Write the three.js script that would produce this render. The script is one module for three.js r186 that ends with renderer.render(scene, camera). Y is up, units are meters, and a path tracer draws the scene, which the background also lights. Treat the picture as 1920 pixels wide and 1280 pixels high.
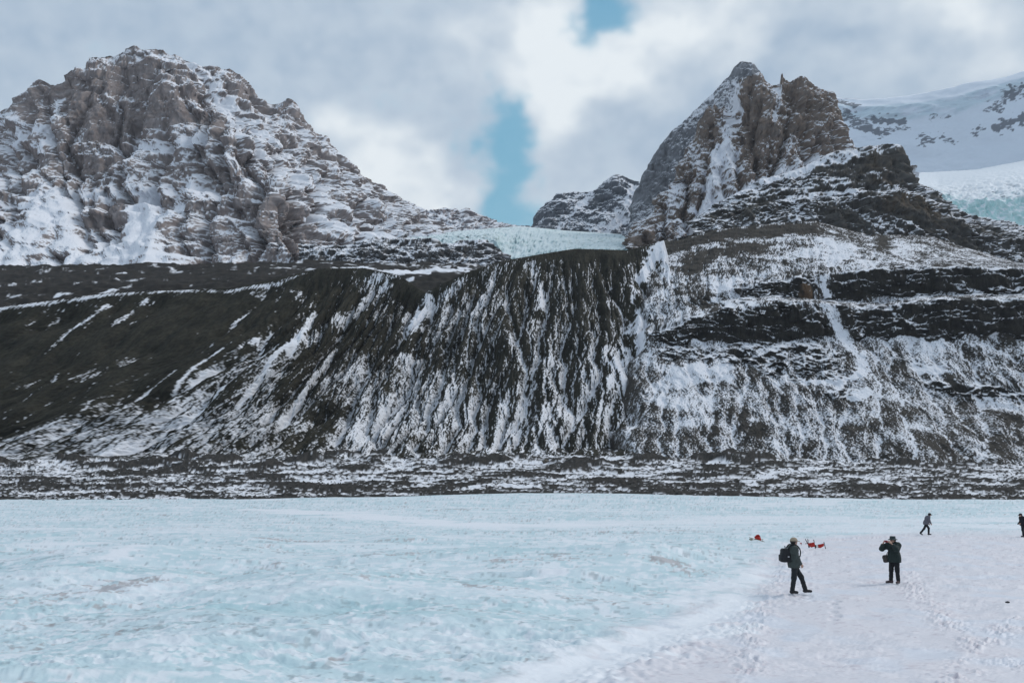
import * as THREE from 'three';
import { createNoise3D } from 'simplex-noise';
import { mergeGeometries } from 'three/addons/utils/BufferGeometryUtils.js';

// ---------------------------------------------------------------- camera, sky, sun, exposure
const F = 1850, EYE = 3.4, HORIZON = 920, PITCH = Math.atan((HORIZON - 640) / F);
const scene = new THREE.Scene();
const camera = new THREE.PerspectiveCamera(2 * Math.atan(640 / F) * 180 / Math.PI, 1920 / 1280, 0.1, 30000);
camera.position.set(0, EYE, 0);
camera.rotation.x = PITCH;
const renderer = new THREE.WebGLRenderer({ antialias: true });
renderer.setSize(1024, 682);
renderer.toneMapping = THREE.LinearToneMapping;
renderer.toneMappingExposure = 1.2;
renderer.shadowMap.enabled = true;
const sun = new THREE.DirectionalLight(new THREE.Color(1, 0.95, 0.89), 1.5);
sun.position.set(1350, 1400, -650);
sun.castShadow = true;
sun.shadow.radius = 45;
sun.shadow.mapSize.set(4096, 4096);
Object.assign(sun.shadow.camera, { left: -2600, right: 2600, top: 2600, bottom: -2600, near: 10, far: 9000 });
sun.target.position.set(0, 200, -1500);
sun.position.add(sun.target.position);
scene.add(sun, sun.target);
scene.fog = new THREE.FogExp2(new THREE.Color(0.78, 0.84, 0.95), 0.000027);

// ---------------------------------------------------------------- helpers
function rng(seed) { return () => { seed = (seed + 0x6d2b79f5) | 0; let t = Math.imul(seed ^ (seed >>> 15), 1 | seed); t = (t + Math.imul(t ^ (t >>> 7), 61 | t)) ^ t; return ((t ^ (t >>> 14)) >>> 0) / 4294967296; }; }
const n3 = createNoise3D(rng(11)), n3b = createNoise3D(rng(77));
const clamp = (x, a = 0, b = 1) => (x < a ? a : x > b ? b : x), mix = (a, b, t) => a + (b - a) * t;
const sst = (a, b, x) => { const t = clamp((x - a) / (b - a)); return t * t * (3 - 2 * t); };
function fbm(x, y, z, oct = 4, gain = 0.5) { let s = 0, a = 1, n = 0; for (let i = 0; i < oct; i++) { s += a * n3(x, y, z); n += a; a *= gain; x = x * 2.03 + 7.1; y = y * 2.03 + 3.3; z = z * 2.03 + 5.7; } return s / n; }
function ridged(x, y, z, oct = 4, gain = 0.5) { let s = 0, a = 1, n = 0; for (let i = 0; i < oct; i++) { s += a * (1 - 2 * Math.abs(n3b(x, y, z))); n += a; a *= gain; x = x * 2.07 + 3.1; y = y * 2.07 + 9.3; z = z * 2.07 + 1.7; } return s / n; }
const cP = Math.cos(PITCH), sP = Math.sin(PITCH);
// a point of the place seen in direction (px, py), d metres ahead
function at(px, py, d) {
  const x = (px - 960) / F, v = -(py - 640) / F, y = v * cP + sP, z = -(cP - v * sP);
  const k = d / -z;
  return [x * k, EYE + y * k, -d];
}
function onPlane(px, py, h = 0) { const p = at(px, py, 1), k = (h - EYE) / (p[1] - EYE); return [p[0] * k, h, -k]; }
const col = (r, g, b) => [r, g, b];
const used = new Map();
function numbered(n) { const k = used.get(n) ?? 0; used.set(n, k + 1); return k ? n + '_' + String(k).padStart(3, '0') : n; }
function structure(mesh, name, label, kind = 'structure') {
  mesh.name = numbered(name); mesh.castShadow = mesh.receiveShadow = true;
  mesh.userData = { label, category: name.split('_').slice(-2).join(' '), kind };
  scene.add(mesh); return mesh;
}
const polyAt = (p, x) => {
  if (x <= p[0][0]) return p[0][1];
  for (let i = 1; i < p.length; i++) if (x <= p[i][0]) return mix(p[i - 1][1], p[i][1], (x - p[i - 1][0]) / (p[i][0] - p[i - 1][0]));
  return p[p.length - 1][1];
};

// ---------------------------------------------------------------- sky: air and clouds
{
  const W = 2048, H = 1024, data = new Float32Array(W * H * 4);
  const ang = (px, py) => { const p = at(px, py, 1); return [Math.atan2(p[0], 1) * 57.2958, Math.atan2(p[1] - EYE, Math.hypot(p[0], 1)) * 57.2958]; };
  const blob = (px, py, rx, ry, k, tilt = 0) => { const [a, e] = ang(px, py); return [a, e, rx / 34, ry / 34, k, Math.cos(tilt), Math.sin(tilt)]; };
  const gaps = [blob(1115, -15, 70, 95, 1.15), blob(1185, 15, 70, 40, 0.75), blob(1118, 60, 34, 50, 0.6), blob(970, 290, 46, 130, 1.15, -0.12), blob(990, 400, 66, 50, 1.15), blob(925, 230, 60, 60, 0.5), blob(880, 270, 100, 60, 0.42), blob(940, 180, 60, 80, 0.35), blob(640, 200, 130, 60, 0.18), blob(560, 260, 100, 50, 0.22)];
  const white = [blob(740, 300, 150, 55, 0.95, -0.45), blob(850, 365, 95, 40, 0.6), blob(640, 245, 70, 30, 0.4), blob(1030, 150, 85, 120, 1.05), blob(1060, 60, 60, 70, 0.7), blob(1120, 130, 110, 60, 0.6), blob(1250, 80, 150, 80, 0.75), blob(1010, 395, 60, 30, 0.5), blob(870, 75, 55, 40, 0.4), blob(1380, 30, 140, 60, 0.5), blob(1790, 15, 130, 45, 0.85), blob(1900, 110, 70, 50, 0.5), blob(1660, 130, 120, 50, 0.2)];
  const grey = [blob(1320, 170, 160, 50, 0.5), blob(1560, 90, 200, 60, 0.45), blob(300, 30, 400, 90, 0.25), blob(1130, 240, 130, 70, 0.3), blob(60, 120, 150, 80, 0.2)];
  const field = (list, a, e) => { let s = 0; for (const [ba, be, rx, ry, k, c, t] of list) { const u = a - ba, v = e - be; if (Math.abs(u) > 30) continue; const x = (u * c + v * t) / rx, y = (v * c - u * t) / ry, q = x * x + y * y; if (q < 9) s += k * Math.exp(-q); } return s; };
  for (let j = 0; j < H; j++) {
    const el = ((j + 0.5) / H - 0.5) * Math.PI, ce = Math.cos(el), se = Math.sin(el);
    for (let i = 0; i < W; i++) {
      const az = ((i + 0.5) / W - 0.5) * 2 * Math.PI, x = Math.cos(az) * ce, z = Math.sin(az) * ce, y = se;
      let a = Math.atan2(x, -z) * 57.2958, e = el * 57.2958;
      const k = 1 / (Math.max(y, 0) + 0.22), qx = x * k, qz = z * k;
      const w1 = fbm(x * 5, y * 8, z * 5, 4), w2 = fbm(x * 5 + 9, y * 8, z * 5 + 4, 4);
      const aw = a + w1 * 2.6, ew = e + w2 * 2.0;
      const det = fbm(x * 16, y * 22, z * 16, 5, 0.55), big = fbm(qx * 1.3 + 3, 1.7, qz * 1.3, 5, 0.55);
      const wisp = fbm(x * 42, y * 60, z * 42, 4, 0.6);
      let gap = field(gaps, aw, ew) + 0.36 * det + 0.36 * wisp;
      const behind = sst(34, 60, Math.abs(a));                      // the same broken cloud outside the frame
      gap += behind * 1.0 * sst(0.22, 0.5, big);
      const wht = field(white, aw, ew), gry = field(grey, aw, ew);
      let cover = 1 - 0.9 * sst(0.12, 1.15, gap - 0.5 * Math.min(wht, 1));
      const bil = 1 - 2 * Math.abs(fbm(x * 11 + 0.5 * w1, y * 17 + 0.5 * w2, z * 11, 5, 0.58));
      let br = 0.31 + 0.16 * bil * (0.2 + wht) + 0.6 * Math.min(wht, 1.1) - 0.36 * gry + (0.18 + 0.16 * Math.min(wht, 1)) * det + 0.1 * wisp + 0.24 * big * (0.45 + behind);
      br = clamp(br, 0.05, 1.05);
      const fin = 0.5 + 0.5 * det;
      let r = mix(0.36, 0.84, br), g = mix(0.465, 0.875, br), b = mix(0.60, 0.91, br);
      const hz = sst(40, 0, Math.abs(e));
      const br_ = mix(0.13, 0.24, hz), bg = mix(0.36, 0.52, hz), bb = mix(0.56, 0.66, hz);
      r = mix(br_, r, cover); g = mix(bg, g, cover); b = mix(bb, b, cover);
      if (e < 0) { const t = sst(0, -8, e); r = mix(r, 0.52, t); g = mix(g, 0.56, t); b = mix(b, 0.62, t); }
      const o = (j * W + i) * 4; data[o] = r * 0.8; data[o + 1] = g * 0.83; data[o + 2] = b * 0.845; data[o + 3] = 1;
    }
  }
  const t = new THREE.DataTexture(data, W, H, THREE.RGBAFormat, THREE.FloatType);
  t.mapping = THREE.EquirectangularReflectionMapping; t.magFilter = THREE.LinearFilter; t.minFilter = THREE.LinearFilter; t.needsUpdate = true;
  scene.background = t; scene.environment = t;
}

// ---------------------------------------------------------------- terrain sheets
// rows: base first, crest last. Each row { p: [[px, py], ...], d: number | [[px, d], ...] } is a line in the landscape d metres off; 'k' keyed sheets pair the points of the rows one by one, so that fall lines may lean.
function sheet({ rows, x0, x1, keyed = 'px', res = 0.72, blur = 2, back = true }) {
  let wid = x1 - x0;
  if (keyed === 'k') wid = Math.max(...rows.map((r) => Math.abs(r.p[r.p.length - 1][0] - r.p[0][0])));
  const N = Math.round(wid * res), R = rows.length;
  const line = (r, s) => {
    let px, py;
    if (keyed === 'k') {
      const q = s * (r.p.length - 1), i = Math.min(Math.floor(q), r.p.length - 2), f = q - i, P = (k) => r.p[clamp(k, 0, r.p.length - 1)];
      const cr = (c) => { const a = P(i - 1)[c], b = P(i)[c], d = P(i + 1)[c], e = P(i + 2)[c]; return r.sharp && c ? mix(b, d, f) : 0.5 * (2 * b + (d - a) * f + (2 * a - 5 * b + 4 * d - e) * f * f + (3 * b - a - 3 * d + e) * f * f * f); };
      px = cr(0); py = cr(1);
    } else { px = mix(x0, x1, s); py = polyAt(r.p, px); }
    return at(px, py, typeof r.d === 'number' ? r.d : polyAt(r.d, px));
  };
  const L = rows.map((r) => { const a = []; for (let i = 0; i < N; i++) a.push(line(r, i / (N - 1))); return a; });
  const steps = [];
  for (let r = 0; r + 1 < R; r++) { let h = 0; for (let i = 0; i < N; i++) { const A = L[r][i], B = L[r + 1][i]; h += Math.max(Math.abs((B[1] - EYE) / -B[2] - (A[1] - EYE) / -A[2]) * F, 0); } steps.push(Math.max(rows[r].min ?? 4, Math.round(h / N * res * (rows[r].more ?? 1.15)))); }
  const M = steps.reduce((a, b) => a + b, 1), P = new Float32Array(N * M * 3), T = new Float32Array(M);
  let j = 0;
  for (let r = 0; r + 1 < R; r++) for (let k = 0; k < steps[r] + (r + 2 === R ? 1 : 0); k++, j++) {
    const f = k / steps[r]; T[j] = (r + f) / (R - 1);
    for (let i = 0; i < N; i++) for (let c = 0; c < 3; c++) P[(j * N + i) * 3 + c] = mix(L[r][i][c], L[r + 1][i][c], f);
  }
  for (let pass = 0; pass < blur; pass++) {      // soften the creases between the rows, crest and base kept
    const Q = P.slice();
    for (let jj = 1; jj < M - 1; jj++) for (let i = 1; i < N - 1; i++) for (let c = 0; c < 3; c++) { const o = (jj * N + i) * 3 + c; Q[o] = (P[o] * 2 + P[o - 3] + P[o + 3] + P[o - N * 3] + P[o + N * 3]) / 6; }
    P.set(Q);
  }
  const U = new Float32Array(N); const mid = L[Math.floor(R / 2)];
  for (let i = 1; i < N; i++) U[i] = U[i - 1] + Math.hypot(mid[i][0] - mid[i - 1][0], mid[i][2] - mid[i - 1][2]);
  const V = new Float32Array(N * M);
  for (let jj = 1; jj < M; jj++) for (let i = 0; i < N; i++) { const a = (jj * N + i) * 3, b = a - N * 3; V[jj * N + i] = V[(jj - 1) * N + i] + Math.hypot(P[a] - P[b], P[a + 1] - P[b + 1], P[a + 2] - P[b + 2]); }
  const S = { N, M, P, T, U, V, back };
  S.base = P.slice();
  S.nrm = normals(S);
  S.find = (px, py) => {                        // where on this sheet the direction (px, py) lands
    let best = 1e9, o = 0;
    for (let jj = 0; jj < M; jj += 3) for (let i = 0; i < N; i += 3) {
      const k = (jj * N + i) * 3, x = S.base[k], y = S.base[k + 1] - EYE, z = S.base[k + 2], w = -z * cP + y * sP;
      const u = 960 + F * x / w, v = 640 - F * (y * cP + z * sP) / w, q = (u - px) ** 2 + (v - py) ** 2;
      if (q < best) { best = q; o = k; }
    }
    return [S.base[o], S.base[o + 1], S.base[o + 2]];
  };
  return S;
}
function normals({ N, M, P }) {
  const Q = new Float32Array(N * M * 3);
  for (let j = 0; j < M; j++) for (let i = 0; i < N; i++) {
    const l = (j * N + Math.max(i - 1, 0)) * 3, r = (j * N + Math.min(i + 1, N - 1)) * 3, d = (Math.max(j - 1, 0) * N + i) * 3, u = (Math.min(j + 1, M - 1) * N + i) * 3;
    const ax = P[r] - P[l], ay = P[r + 1] - P[l + 1], az = P[r + 2] - P[l + 2], bx = P[u] - P[d], by = P[u + 1] - P[d + 1], bz = P[u + 2] - P[d + 2];
    let x = ay * bz - az * by, y = az * bx - ax * bz, z = ax * by - ay * bx; const k = 1 / (Math.hypot(x, y, z) || 1), o = (j * N + i) * 3;
    Q[o] = x * k; Q[o + 1] = y * k; Q[o + 2] = z * k;
  }
  return Q;
}
// strokes: bands of more (or less) snow, cliff and so on that lie on a sheet: [points, width px, amount]
function strokes(S, list, warp = 0.6) {
  const made = list.map(([pts, w, amt]) => { const p = pts.map(([a, b]) => S.find(a, b)); const m = w * -p[0][2] / F; return { p, m, amt, lo: p.reduce((a, q) => Math.min(a, q[0]), 1e9) - 2 * m, hi: p.reduce((a, q) => Math.max(a, q[0]), -1e9) + 2 * m }; });
  return (x, y, z) => {
    let s = 0;
    for (const { p, m, amt, lo, hi } of made) {
      if (x < lo || x > hi) continue;
      let d = 1e9;
      if (p.length === 1) d = Math.hypot(x - p[0][0], y - p[0][1], (z - p[0][2]) * 0.3);
      for (let k = 0; k + 1 < p.length; k++) {
        const a = p[k], b = p[k + 1], ux = b[0] - a[0], uy = b[1] - a[1], uz = (b[2] - a[2]) * 0.3, vx = x - a[0], vy = y - a[1], vz = (z - a[2]) * 0.3;
        const t = clamp((ux * vx + uy * vy + uz * vz) / (ux * ux + uy * uy + uz * uz + 1e-6));
        d = Math.min(d, Math.hypot(vx - ux * t, vy - uy * t, vz - uz * t));
      }
      if (d > 1.9 * m) continue;
      d += m * warp * n3(x / m * 0.7, y / m * 0.7, z / m * 0.7);
      s += amt * (1 - sst(0.45, 1.25, d / m));
    }
    return s;
  };
}
function finish(S, paint, name, label, { roughness = 0.95, colour } = {}) {
  const { N, M, P } = S, extra = S.back ? 2 : 0, MM = M + extra;
  const nn = normals(S), C = new Float32Array(N * MM * 3), PP = new Float32Array(N * MM * 3); PP.set(P);
  for (let j = 0; j < M; j++) for (let i = 0; i < N; i++) { const o = (j * N + i) * 3; const c = paint(i, j, o, nn); C[o] = c[0]; C[o + 1] = c[1]; C[o + 2] = c[2]; }
  for (let e = 0; e < extra; e++) for (let i = 0; i < N; i++) {   // the far side falls away behind the crest
    const c = ((M - 1) * N + i) * 3, b = i * 3, o = ((M + e) * N + i) * 3, h = Math.max(P[c + 1] - P[b + 1], 4), k = e ? 1 : 0.25;
    PP[o] = P[c] * (1 + 0.0 * k); PP[o + 1] = P[c + 1] - h * k; PP[o + 2] = P[c + 2] - h * 0.9 * k - 2;
    for (let q = 0; q < 3; q++) C[o + q] = C[c + q];
  }
  const idx = new Uint32Array((N - 1) * (MM - 1) * 6); let q = 0;
  for (let j = 0; j < MM - 1; j++) for (let i = 0; i < N - 1; i++) { const a = j * N + i, b = a + 1, c = a + N, d = c + 1; idx[q++] = a; idx[q++] = b; idx[q++] = d; idx[q++] = a; idx[q++] = d; idx[q++] = c; }
  const g = new THREE.BufferGeometry();
  g.setAttribute('position', new THREE.BufferAttribute(PP, 3)); g.setAttribute('color', new THREE.BufferAttribute(C, 3)); g.setIndex(new THREE.BufferAttribute(idx, 1));
  g.computeVertexNormals();
  const m = new THREE.MeshPhysicalMaterial({ vertexColors: true, roughness, metalness: 0, specularIntensity: 0.12, name: name + '_material' });
  return structure(new THREE.Mesh(g, m), name, label);
}
const lerp3 = (a, b, t) => [a[0] + (b[0] - a[0]) * t, a[1] + (b[1] - a[1]) * t, a[2] + (b[2] - a[2]) * t];
const SNOW = [0.74, 0.755, 0.80];

// running water and sliding snow cut branching gullies into a sheet: returns relief in metres (0 at the ribs) and the logarithm of the flow
function erode(S, o) {
  const f = o.coarse ?? 1;
  if (f === 1) return erodeGrid(S, o);
  const N = Math.ceil(S.N / f) + 1, M = Math.ceil(S.M / f) + 1, U = new Float32Array(N), V = new Float32Array(N * M);
  for (let i = 0; i < N; i++) U[i] = S.U[Math.min(i * f, S.N - 1)];
  for (let j = 0; j < M; j++) for (let i = 0; i < N; i++) V[j * N + i] = S.V[Math.min(j * f, S.M - 1) * S.N + Math.min(i * f, S.N - 1)];
  const c = erodeGrid({ N, M, U, V }, o), out = { W: new Float32Array(S.N * S.M), flow: new Float32Array(S.N * S.M) };
  for (let j = 0; j < S.M; j++) for (let i = 0; i < S.N; i++) {   // rides on a slightly wandering lookup, so that the coarse grid does not show
    const wx = 0.35 * n3(i / f * 0.9, j / f * 0.9, 3), x = clamp(i / f + wx, 0, N - 1.001), y = clamp(j / f + 0.35 * n3(i / f * 0.9, j / f * 0.9, 7), 0, M - 1.001), a = Math.floor(x), b = Math.floor(y), p = x - a, q = y - b;
    for (const k of ['W', 'flow']) { const A = c[k]; out[k][j * S.N + i] = mix(mix(A[b * N + a], A[b * N + a + 1], p), mix(A[(b + 1) * N + a], A[(b + 1) * N + a + 1], p), q); }
  }
  return out;
}
function erodeGrid(S, { seed = 3, L = 40, stretch = 3, amp = 4, iters = 26, k = 0.03, e = 0.42, depth = 14, diff = 0.16, side = 2, ribs = 0, ribL = 16 }) {
  const { N, M, U, V } = S, W = new Float32Array(N * M), A = new Float32Array(N * M), Q = new Float32Array(N * M);
  for (let j = 0; j < M; j++) for (let i = 0; i < N; i++) { const u = U[i], v = V[j * N + i]; W[j * N + i] = amp * (fbm(u / L, v / (L * stretch), seed, 4, 0.55) + 0.16 * n3b(u / (L * 0.045), v / (L * 0.09), seed)); if (ribs) { const q = u + 12 * n3(u / 45, v / 90, 4) + 3 * n3(u / 16, v / 24, 6) + 0.9 * n3(u / 5, v / 7, 2), ribs_ = ribs * (0.55 + 0.6 * n3(u / 38, v / 60, 12)); W[j * N + i] += ribs_ * (Math.abs(n3b(q / ribL, v / (ribL * 7), 5.1)) + 0.4 * Math.abs(n3(q / (ribL * 0.4), v / (ribL * 2.2), 9.7))); } }
  const W0 = W.slice();
  for (let it = 0; it < iters; it++) {
    A.fill(1);
    for (let j = M - 1; j > 0; j--) for (let i = 0; i < N; i++) {
      let best = 1e9, t = i;
      for (let q = -side; q <= side; q++) { const x = i + q; if (x < 0 || x >= N) continue; const s = W[(j - 1) * N + x] + Math.abs(q) * 0.02; if (s < best) { best = s; t = x; } }
      A[(j - 1) * N + t] += A[j * N + i];
    }
    for (let c = 0; c < N * M; c++) { const cut = k * Math.min(A[c], 3000) ** e; W[c] = Math.max(W[c] - cut, W0[c] - depth); }
    for (let j = 0; j < M; j++) for (let i = 0; i < N; i++) { const c = j * N + i, l = i ? c - 1 : c, r = i < N - 1 ? c + 1 : c, u = j < M - 1 ? c + N : c, d = j ? c - N : c; Q[c] = W[c] + diff * (0.4 * (W[l] + W[r]) + 0.1 * (W[u] + W[d]) - W[c]); }
    W.set(Q);
  }
  const flow = new Float32Array(N * M);
  for (let c = 0; c < N * M; c++) flow[c] = Math.log(A[c]);
  return { W, flow };
}
// bedded mountain rock: ribs, ledges and blocks, in metres of the place
function carveRock(S, o) {
  const { N, M, P, nrm } = S, q = P.slice();
  const { big = 40, bigL = 260, rib = 14, ribL = 60, bed = 30, bedK = 0.75, dip = 0, fine = 4, fineL = 14, edge = 0.5, block = 5, blockL = 17, tall = 3.5, bedWarp = 0.55, relief, mask } = o;
  for (let j = 0; j < M; j++) for (let i = 0; i < N; i++) {
    const k = (j * N + i) * 3, x = q[k], y = q[k + 1], z = q[k + 2];
    const rel = relief ? relief[j * N + i] : 0, e = j === 0 ? 0 : j > M * 0.93 ? mix(1, edge, (j / M - 0.93) / 0.07) : 1;
    let nx = nrm[k], nz = nrm[k + 2]; const h = Math.hypot(nx, nz) || 1; nx /= h; nz /= h;
    const w = mask ? mask(x, y, z) : 1;
    const b = rel * w + big * ridged(x / bigL, y / (bigL * 2.2), z / bigL, 3) + rib * w * ridged(x / ribL, y / (ribL * tall), z / ribL, 3, 0.55);
    let f = fine * w * (ridged(x / fineL, y / fineL * 0.7, z / fineL, 3, 0.6) + 0.6 * n3(x / fineL * 0.35, y / fineL * 0.5, z / fineL * 0.35));
    let yy = y;
    // beds: treads and risers
    const hh = y + dip * x + bedWarp * bed * fbm(x / 170, y / 120, z / 170, 3);
    const h2 = hh + 0.8 * bed * Math.sin(hh / (bed * 2.3)) + 0.5 * bed * Math.sin(hh / (bed * 0.83) + 1);
    for (const [T, K] of [[bed, bedK * w], [bed * 0.31, bedK * 0.6 * w]]) {
      const r = h2 / T, fr = r - Math.floor(r), gg = fr < 0.55 ? fr * 0.22 : mix(0.121, 1, (fr - 0.55) / 0.45);
      yy += T * (gg - fr) * K * sst(-0.5, 0.25, n3(x / 140 + 5, y / 90, z / 140));
    }
    // jointed blocks: offsets that jump from block to block
    let c = 0;
    for (const [B, A] of [[blockL, block], [blockL * 0.42, block * 0.45]]) {
      const jx = x + 0.5 * B * n3(x / (2.2 * B), y / (5 * B), z / (2.2 * B)), jz = z + 0.5 * B * n3b(x / (2.2 * B), y / (5 * B), z / (2.2 * B));
      const bx = Math.floor(jx / B + 0.6 * jz / B), by = Math.floor((hh + 3.7 * bx) / (B * 1.5)), hsh = Math.sin(bx * 127.1 + by * 311.7) * 43758.5453;
      c += A * w * (hsh - Math.floor(hsh) - 0.5);
    }
    const f0 = f; f = f + c;
    P[k] = x + nx * (b + f) * e; P[k + 1] = mix(y, yy, e) + 0.35 * f0 * e; P[k + 2] = z + nz * (b + f) * e;
  }
}
function snowOnRock(S, o) {
  const { ny0 = 0.62, soft = 0.12, nAmp = 0.22, nL = 60, fL = 7, fAmp = 0.2, rockA, rockB, rockC, bias, dust = 0.12, tint = SNOW, flow, flowK = 0.5, flow0 = 3.4 } = o;
  const { P } = S;
  return (i, j, k, nn) => {
    const x = P[k], y = P[k + 1], z = P[k + 2], ny = nn[k + 1];
    let v = ny - ny0 + nAmp * fbm(x / nL, y / nL, z / nL, 3) + 0.6 * fAmp * n3b(x / fL, y / fL * 1.6, z / fL) + 1.15 * fAmp * n3b(x / (fL * 3), (y + 5 * n3(x / 60, y / 40, z / 60)) / (fL * 0.42), z / (fL * 3)) + 0.5 * fAmp * n3(x / fL * 2.3, y / fL * 4, z / fL * 2.3) + (bias ? bias(S.base[k], S.base[k + 1], S.base[k + 2]) : 0) + (flow ? flowK * sst(flow0, flow0 + 2.6, flow[k / 3]) : 0);
    const s = sst(-soft, soft, v);
    const t = clamp(0.5 + 0.4 * fbm(x / 45, y / 14, z / 45, 3) + 0.4 * n3b(x / 400, (y + 0.06 * x) / 11, z / 400)), u = clamp(0.5 + 0.8 * n3(x / 9, y / 5, z / 9));
    let c = lerp3(lerp3(rockA, rockB, t), rockC ?? rockA, u * 0.5);
    const sh = 1 + 0.26 * n3(x / 3.1, y / 2.6, z / 3.1) + 0.2 * n3b(x / 8, y / 22, z / 8);
    c = [c[0] * sh, c[1] * sh, c[2] * sh];
    return lerp3(c, tint, clamp(s + dust * (0.5 + 0.5 * n3b(x / 25, y / 12, z / 25)) * (1 - s)));
  };
}

// ---------------------------------------------------------------- far ridge and mountains
{ // low snowy ridge at the head of the valley
  const S = sheet({ x0: 700, x1: 1020, rows: [{ p: [[700, 452], [1020, 452]], d: 2900 }, { p: [[700, 420], [1020, 436]], d: 3150 }, { p: [[700, 352], [725, 358], [745, 372], [775, 384], [800, 397], [820, 393], [835, 391], [850, 393], [862, 399], [875, 391], [892, 404], [920, 412], [945, 420], [965, 424], [985, 426], [1020, 432]], d: 3350 }] });
  carveRock(S, { big: 18, bigL: 120, rib: 18, ribL: 45, bed: 22, bedK: 0.3, fine: 5, fineL: 14, edge: 0.6 });
  const bias = strokes(S, [[[[820, 398], [870, 404], [905, 415]], 16, -0.42], [[[870, 420], [935, 425]], 8, -0.35], [[[750, 380], [790, 405]], 10, -0.25], [[[800, 410], [830, 425]], 8, 0.3]]);
  finish(S, snowOnRock(S, { ny0: 0.36, rockA: [0.17, 0.14, 0.14], rockB: [0.2, 0.16, 0.15], bias, nL: 50, fL: 9 }), 'mountain_ridge', 'low jagged snow covered ridge at the head of the valley');
}
{ // banded dark cliff left of the right peak
  const S = sheet({ x0: 1000, x1: 1230, res: 0.9, rows: [{ p: [[1000, 452], [1230, 452]], d: 2500 }, { p: [[1000, 438], [1012, 425], [1030, 410], [1230, 405]], d: 2560 }, { p: [[1000, 434], [1008, 428], [1020, 396], [1035, 376], [1050, 362], [1070, 360], [1105, 359], [1118, 354], [1130, 345], [1142, 335], [1155, 328], [1170, 330], [1195, 337], [1230, 345]], d: 2680 }] });
  carveRock(S, { big: 20, bigL: 150, rib: 8, ribL: 45, bed: 24, bedK: 0.7, dip: 0.1, fine: 2.5, fineL: 12, edge: 0.4 });
  const bias = strokes(S, [[[[1193, 350], [1185, 385], [1155, 420], [1120, 440]], 16, 0.75], [[[1100, 370], [1085, 395]], 9, 0.55], [[[1080, 362], [1110, 362]], 4, 0.5], [[[1040, 435], [1075, 405], [1085, 395]], 6, 0.4], [[[1040, 400], [1030, 420]], 20, -0.2], [[[1155, 350], [1130, 380]], 22, -0.2]]);
  finish(S, snowOnRock(S, { ny0: 0.6, rockA: [0.06, 0.07, 0.085], rockB: [0.09, 0.1, 0.115], bias, nAmp: 0.14, dust: 0.1, fAmp: 0.14 }), 'rock_cliff', 'dark banded cliff with a snow couloir beside the hanging glacier');
}
{ // right-hand snow wall under the ice cap
  const S = sheet({ x0: 1540, x1: 2080, res: 0.6, rows: [{ p: [[1540, 360], [1700, 350], [1920, 330], [2080, 315]], d: [[1540, 2850], [2080, 2450]] }, { p: [[1540, 270], [1700, 285], [1920, 265], [2080, 250]], d: [[1540, 2940], [2080, 2550]], more: 1 }, { p: [[1540, 220], [1620, 222], [1700, 225], [1790, 215], [1850, 190], [1920, 165], [2080, 130]], d: [[1540, 3020], [2080, 2640]] }, { p: [[1540, 190], [1580, 196], [1640, 200], [1720, 195], [1790, 184], [1850, 165], [1920, 146], [2080, 110]], d: [[1540, 3040], [2080, 2665]] }, { p: [[1540, 182], [1575, 182], [1620, 185], [1665, 184], [1690, 180], [1740, 173], [1790, 164], [1805, 158], [1830, 154], [1860, 149], [1880, 144], [1920, 133], [2080, 92]], d: [[1540, 3110], [2080, 2760]] }], blur: 4 });
  const { N, M, P, T } = S;
  for (let k = 0; k < N * M; k++) { const o = k * 3, x = P[o], y = P[o + 1], z = P[o + 2], t = T[Math.floor(k / N)]; const ser = sst(0.46, 0.52, t) * sst(0.8, 0.72, t);
    P[o + 2] += 20 * fbm(x / 220, y / 160, z / 220, 4) + ser * 12 * ridged(x / 110, y / 40, 3, 3, 0.4); P[o + 1] += 2 * ser * n3(x / 40, y / 14, 1); }
  const bias = strokes(S, [[[[1580, 190], [1600, 195]], 12, -1], [[[1590, 215], [1620, 240], [1650, 250]], 12, -0.75], [[[1640, 225], [1690, 228]], 10, -1], [[[1660, 243], [1700, 240]], 6, -0.6], [[[1600, 235], [1655, 252]], 7, -0.6], [[[1735, 255], [1740, 265], [1725, 268]], 10, -0.6], [[[1765, 252], [1785, 262]], 8, -0.5], [[[1830, 250], [1835, 243]], 7, -0.5], [[[1860, 205], [1885, 190], [1905, 160]], 14, -0.5], [[[1875, 240], [1900, 230], [1940, 215]], 14, -0.9], [[[1900, 180], [1930, 160]], 10, -0.5], [[[1745, 225], [1750, 215]], 4, -0.5], [[[1780, 217], [1770, 222]], 4, -0.4]], 0.9);
  finish(S, (i, j, o, nn) => {
    const x = P[o], y = P[o + 1], z = P[o + 2], t = T[j];
    const ice = sst(0.47, 0.53, t) * sst(0.8, 0.74, t) * sst(0.0, 0.5, 0.45 + 0.7 * fbm(x / 120, y / 60, 2, 3)) * sst(1150, 1350, 2450 - (x - 700) * 1.0);
    let c = lerp3([0.68, 0.735, 0.81], [0.5, 0.63, 0.69], 0.6 * ice);
    const b = bias(S.base[o], S.base[o + 1], S.base[o + 2]), r = sst(0.12, 0.3, -b + 0.55 * n3(x / 26, y / 7, z / 26) * sst(0.1, 0.3, -b) - 0.2 + 0.35 * n3b(x / 9, y / 5, z / 9) * sst(0.1, 0.3, -b));
    return lerp3(c, [0.1, 0.11, 0.13], r * 0.85);
  }, 'snow_slope', 'high snow wall under the ice cap behind the right peak', { roughness: 0.9 });
}
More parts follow.
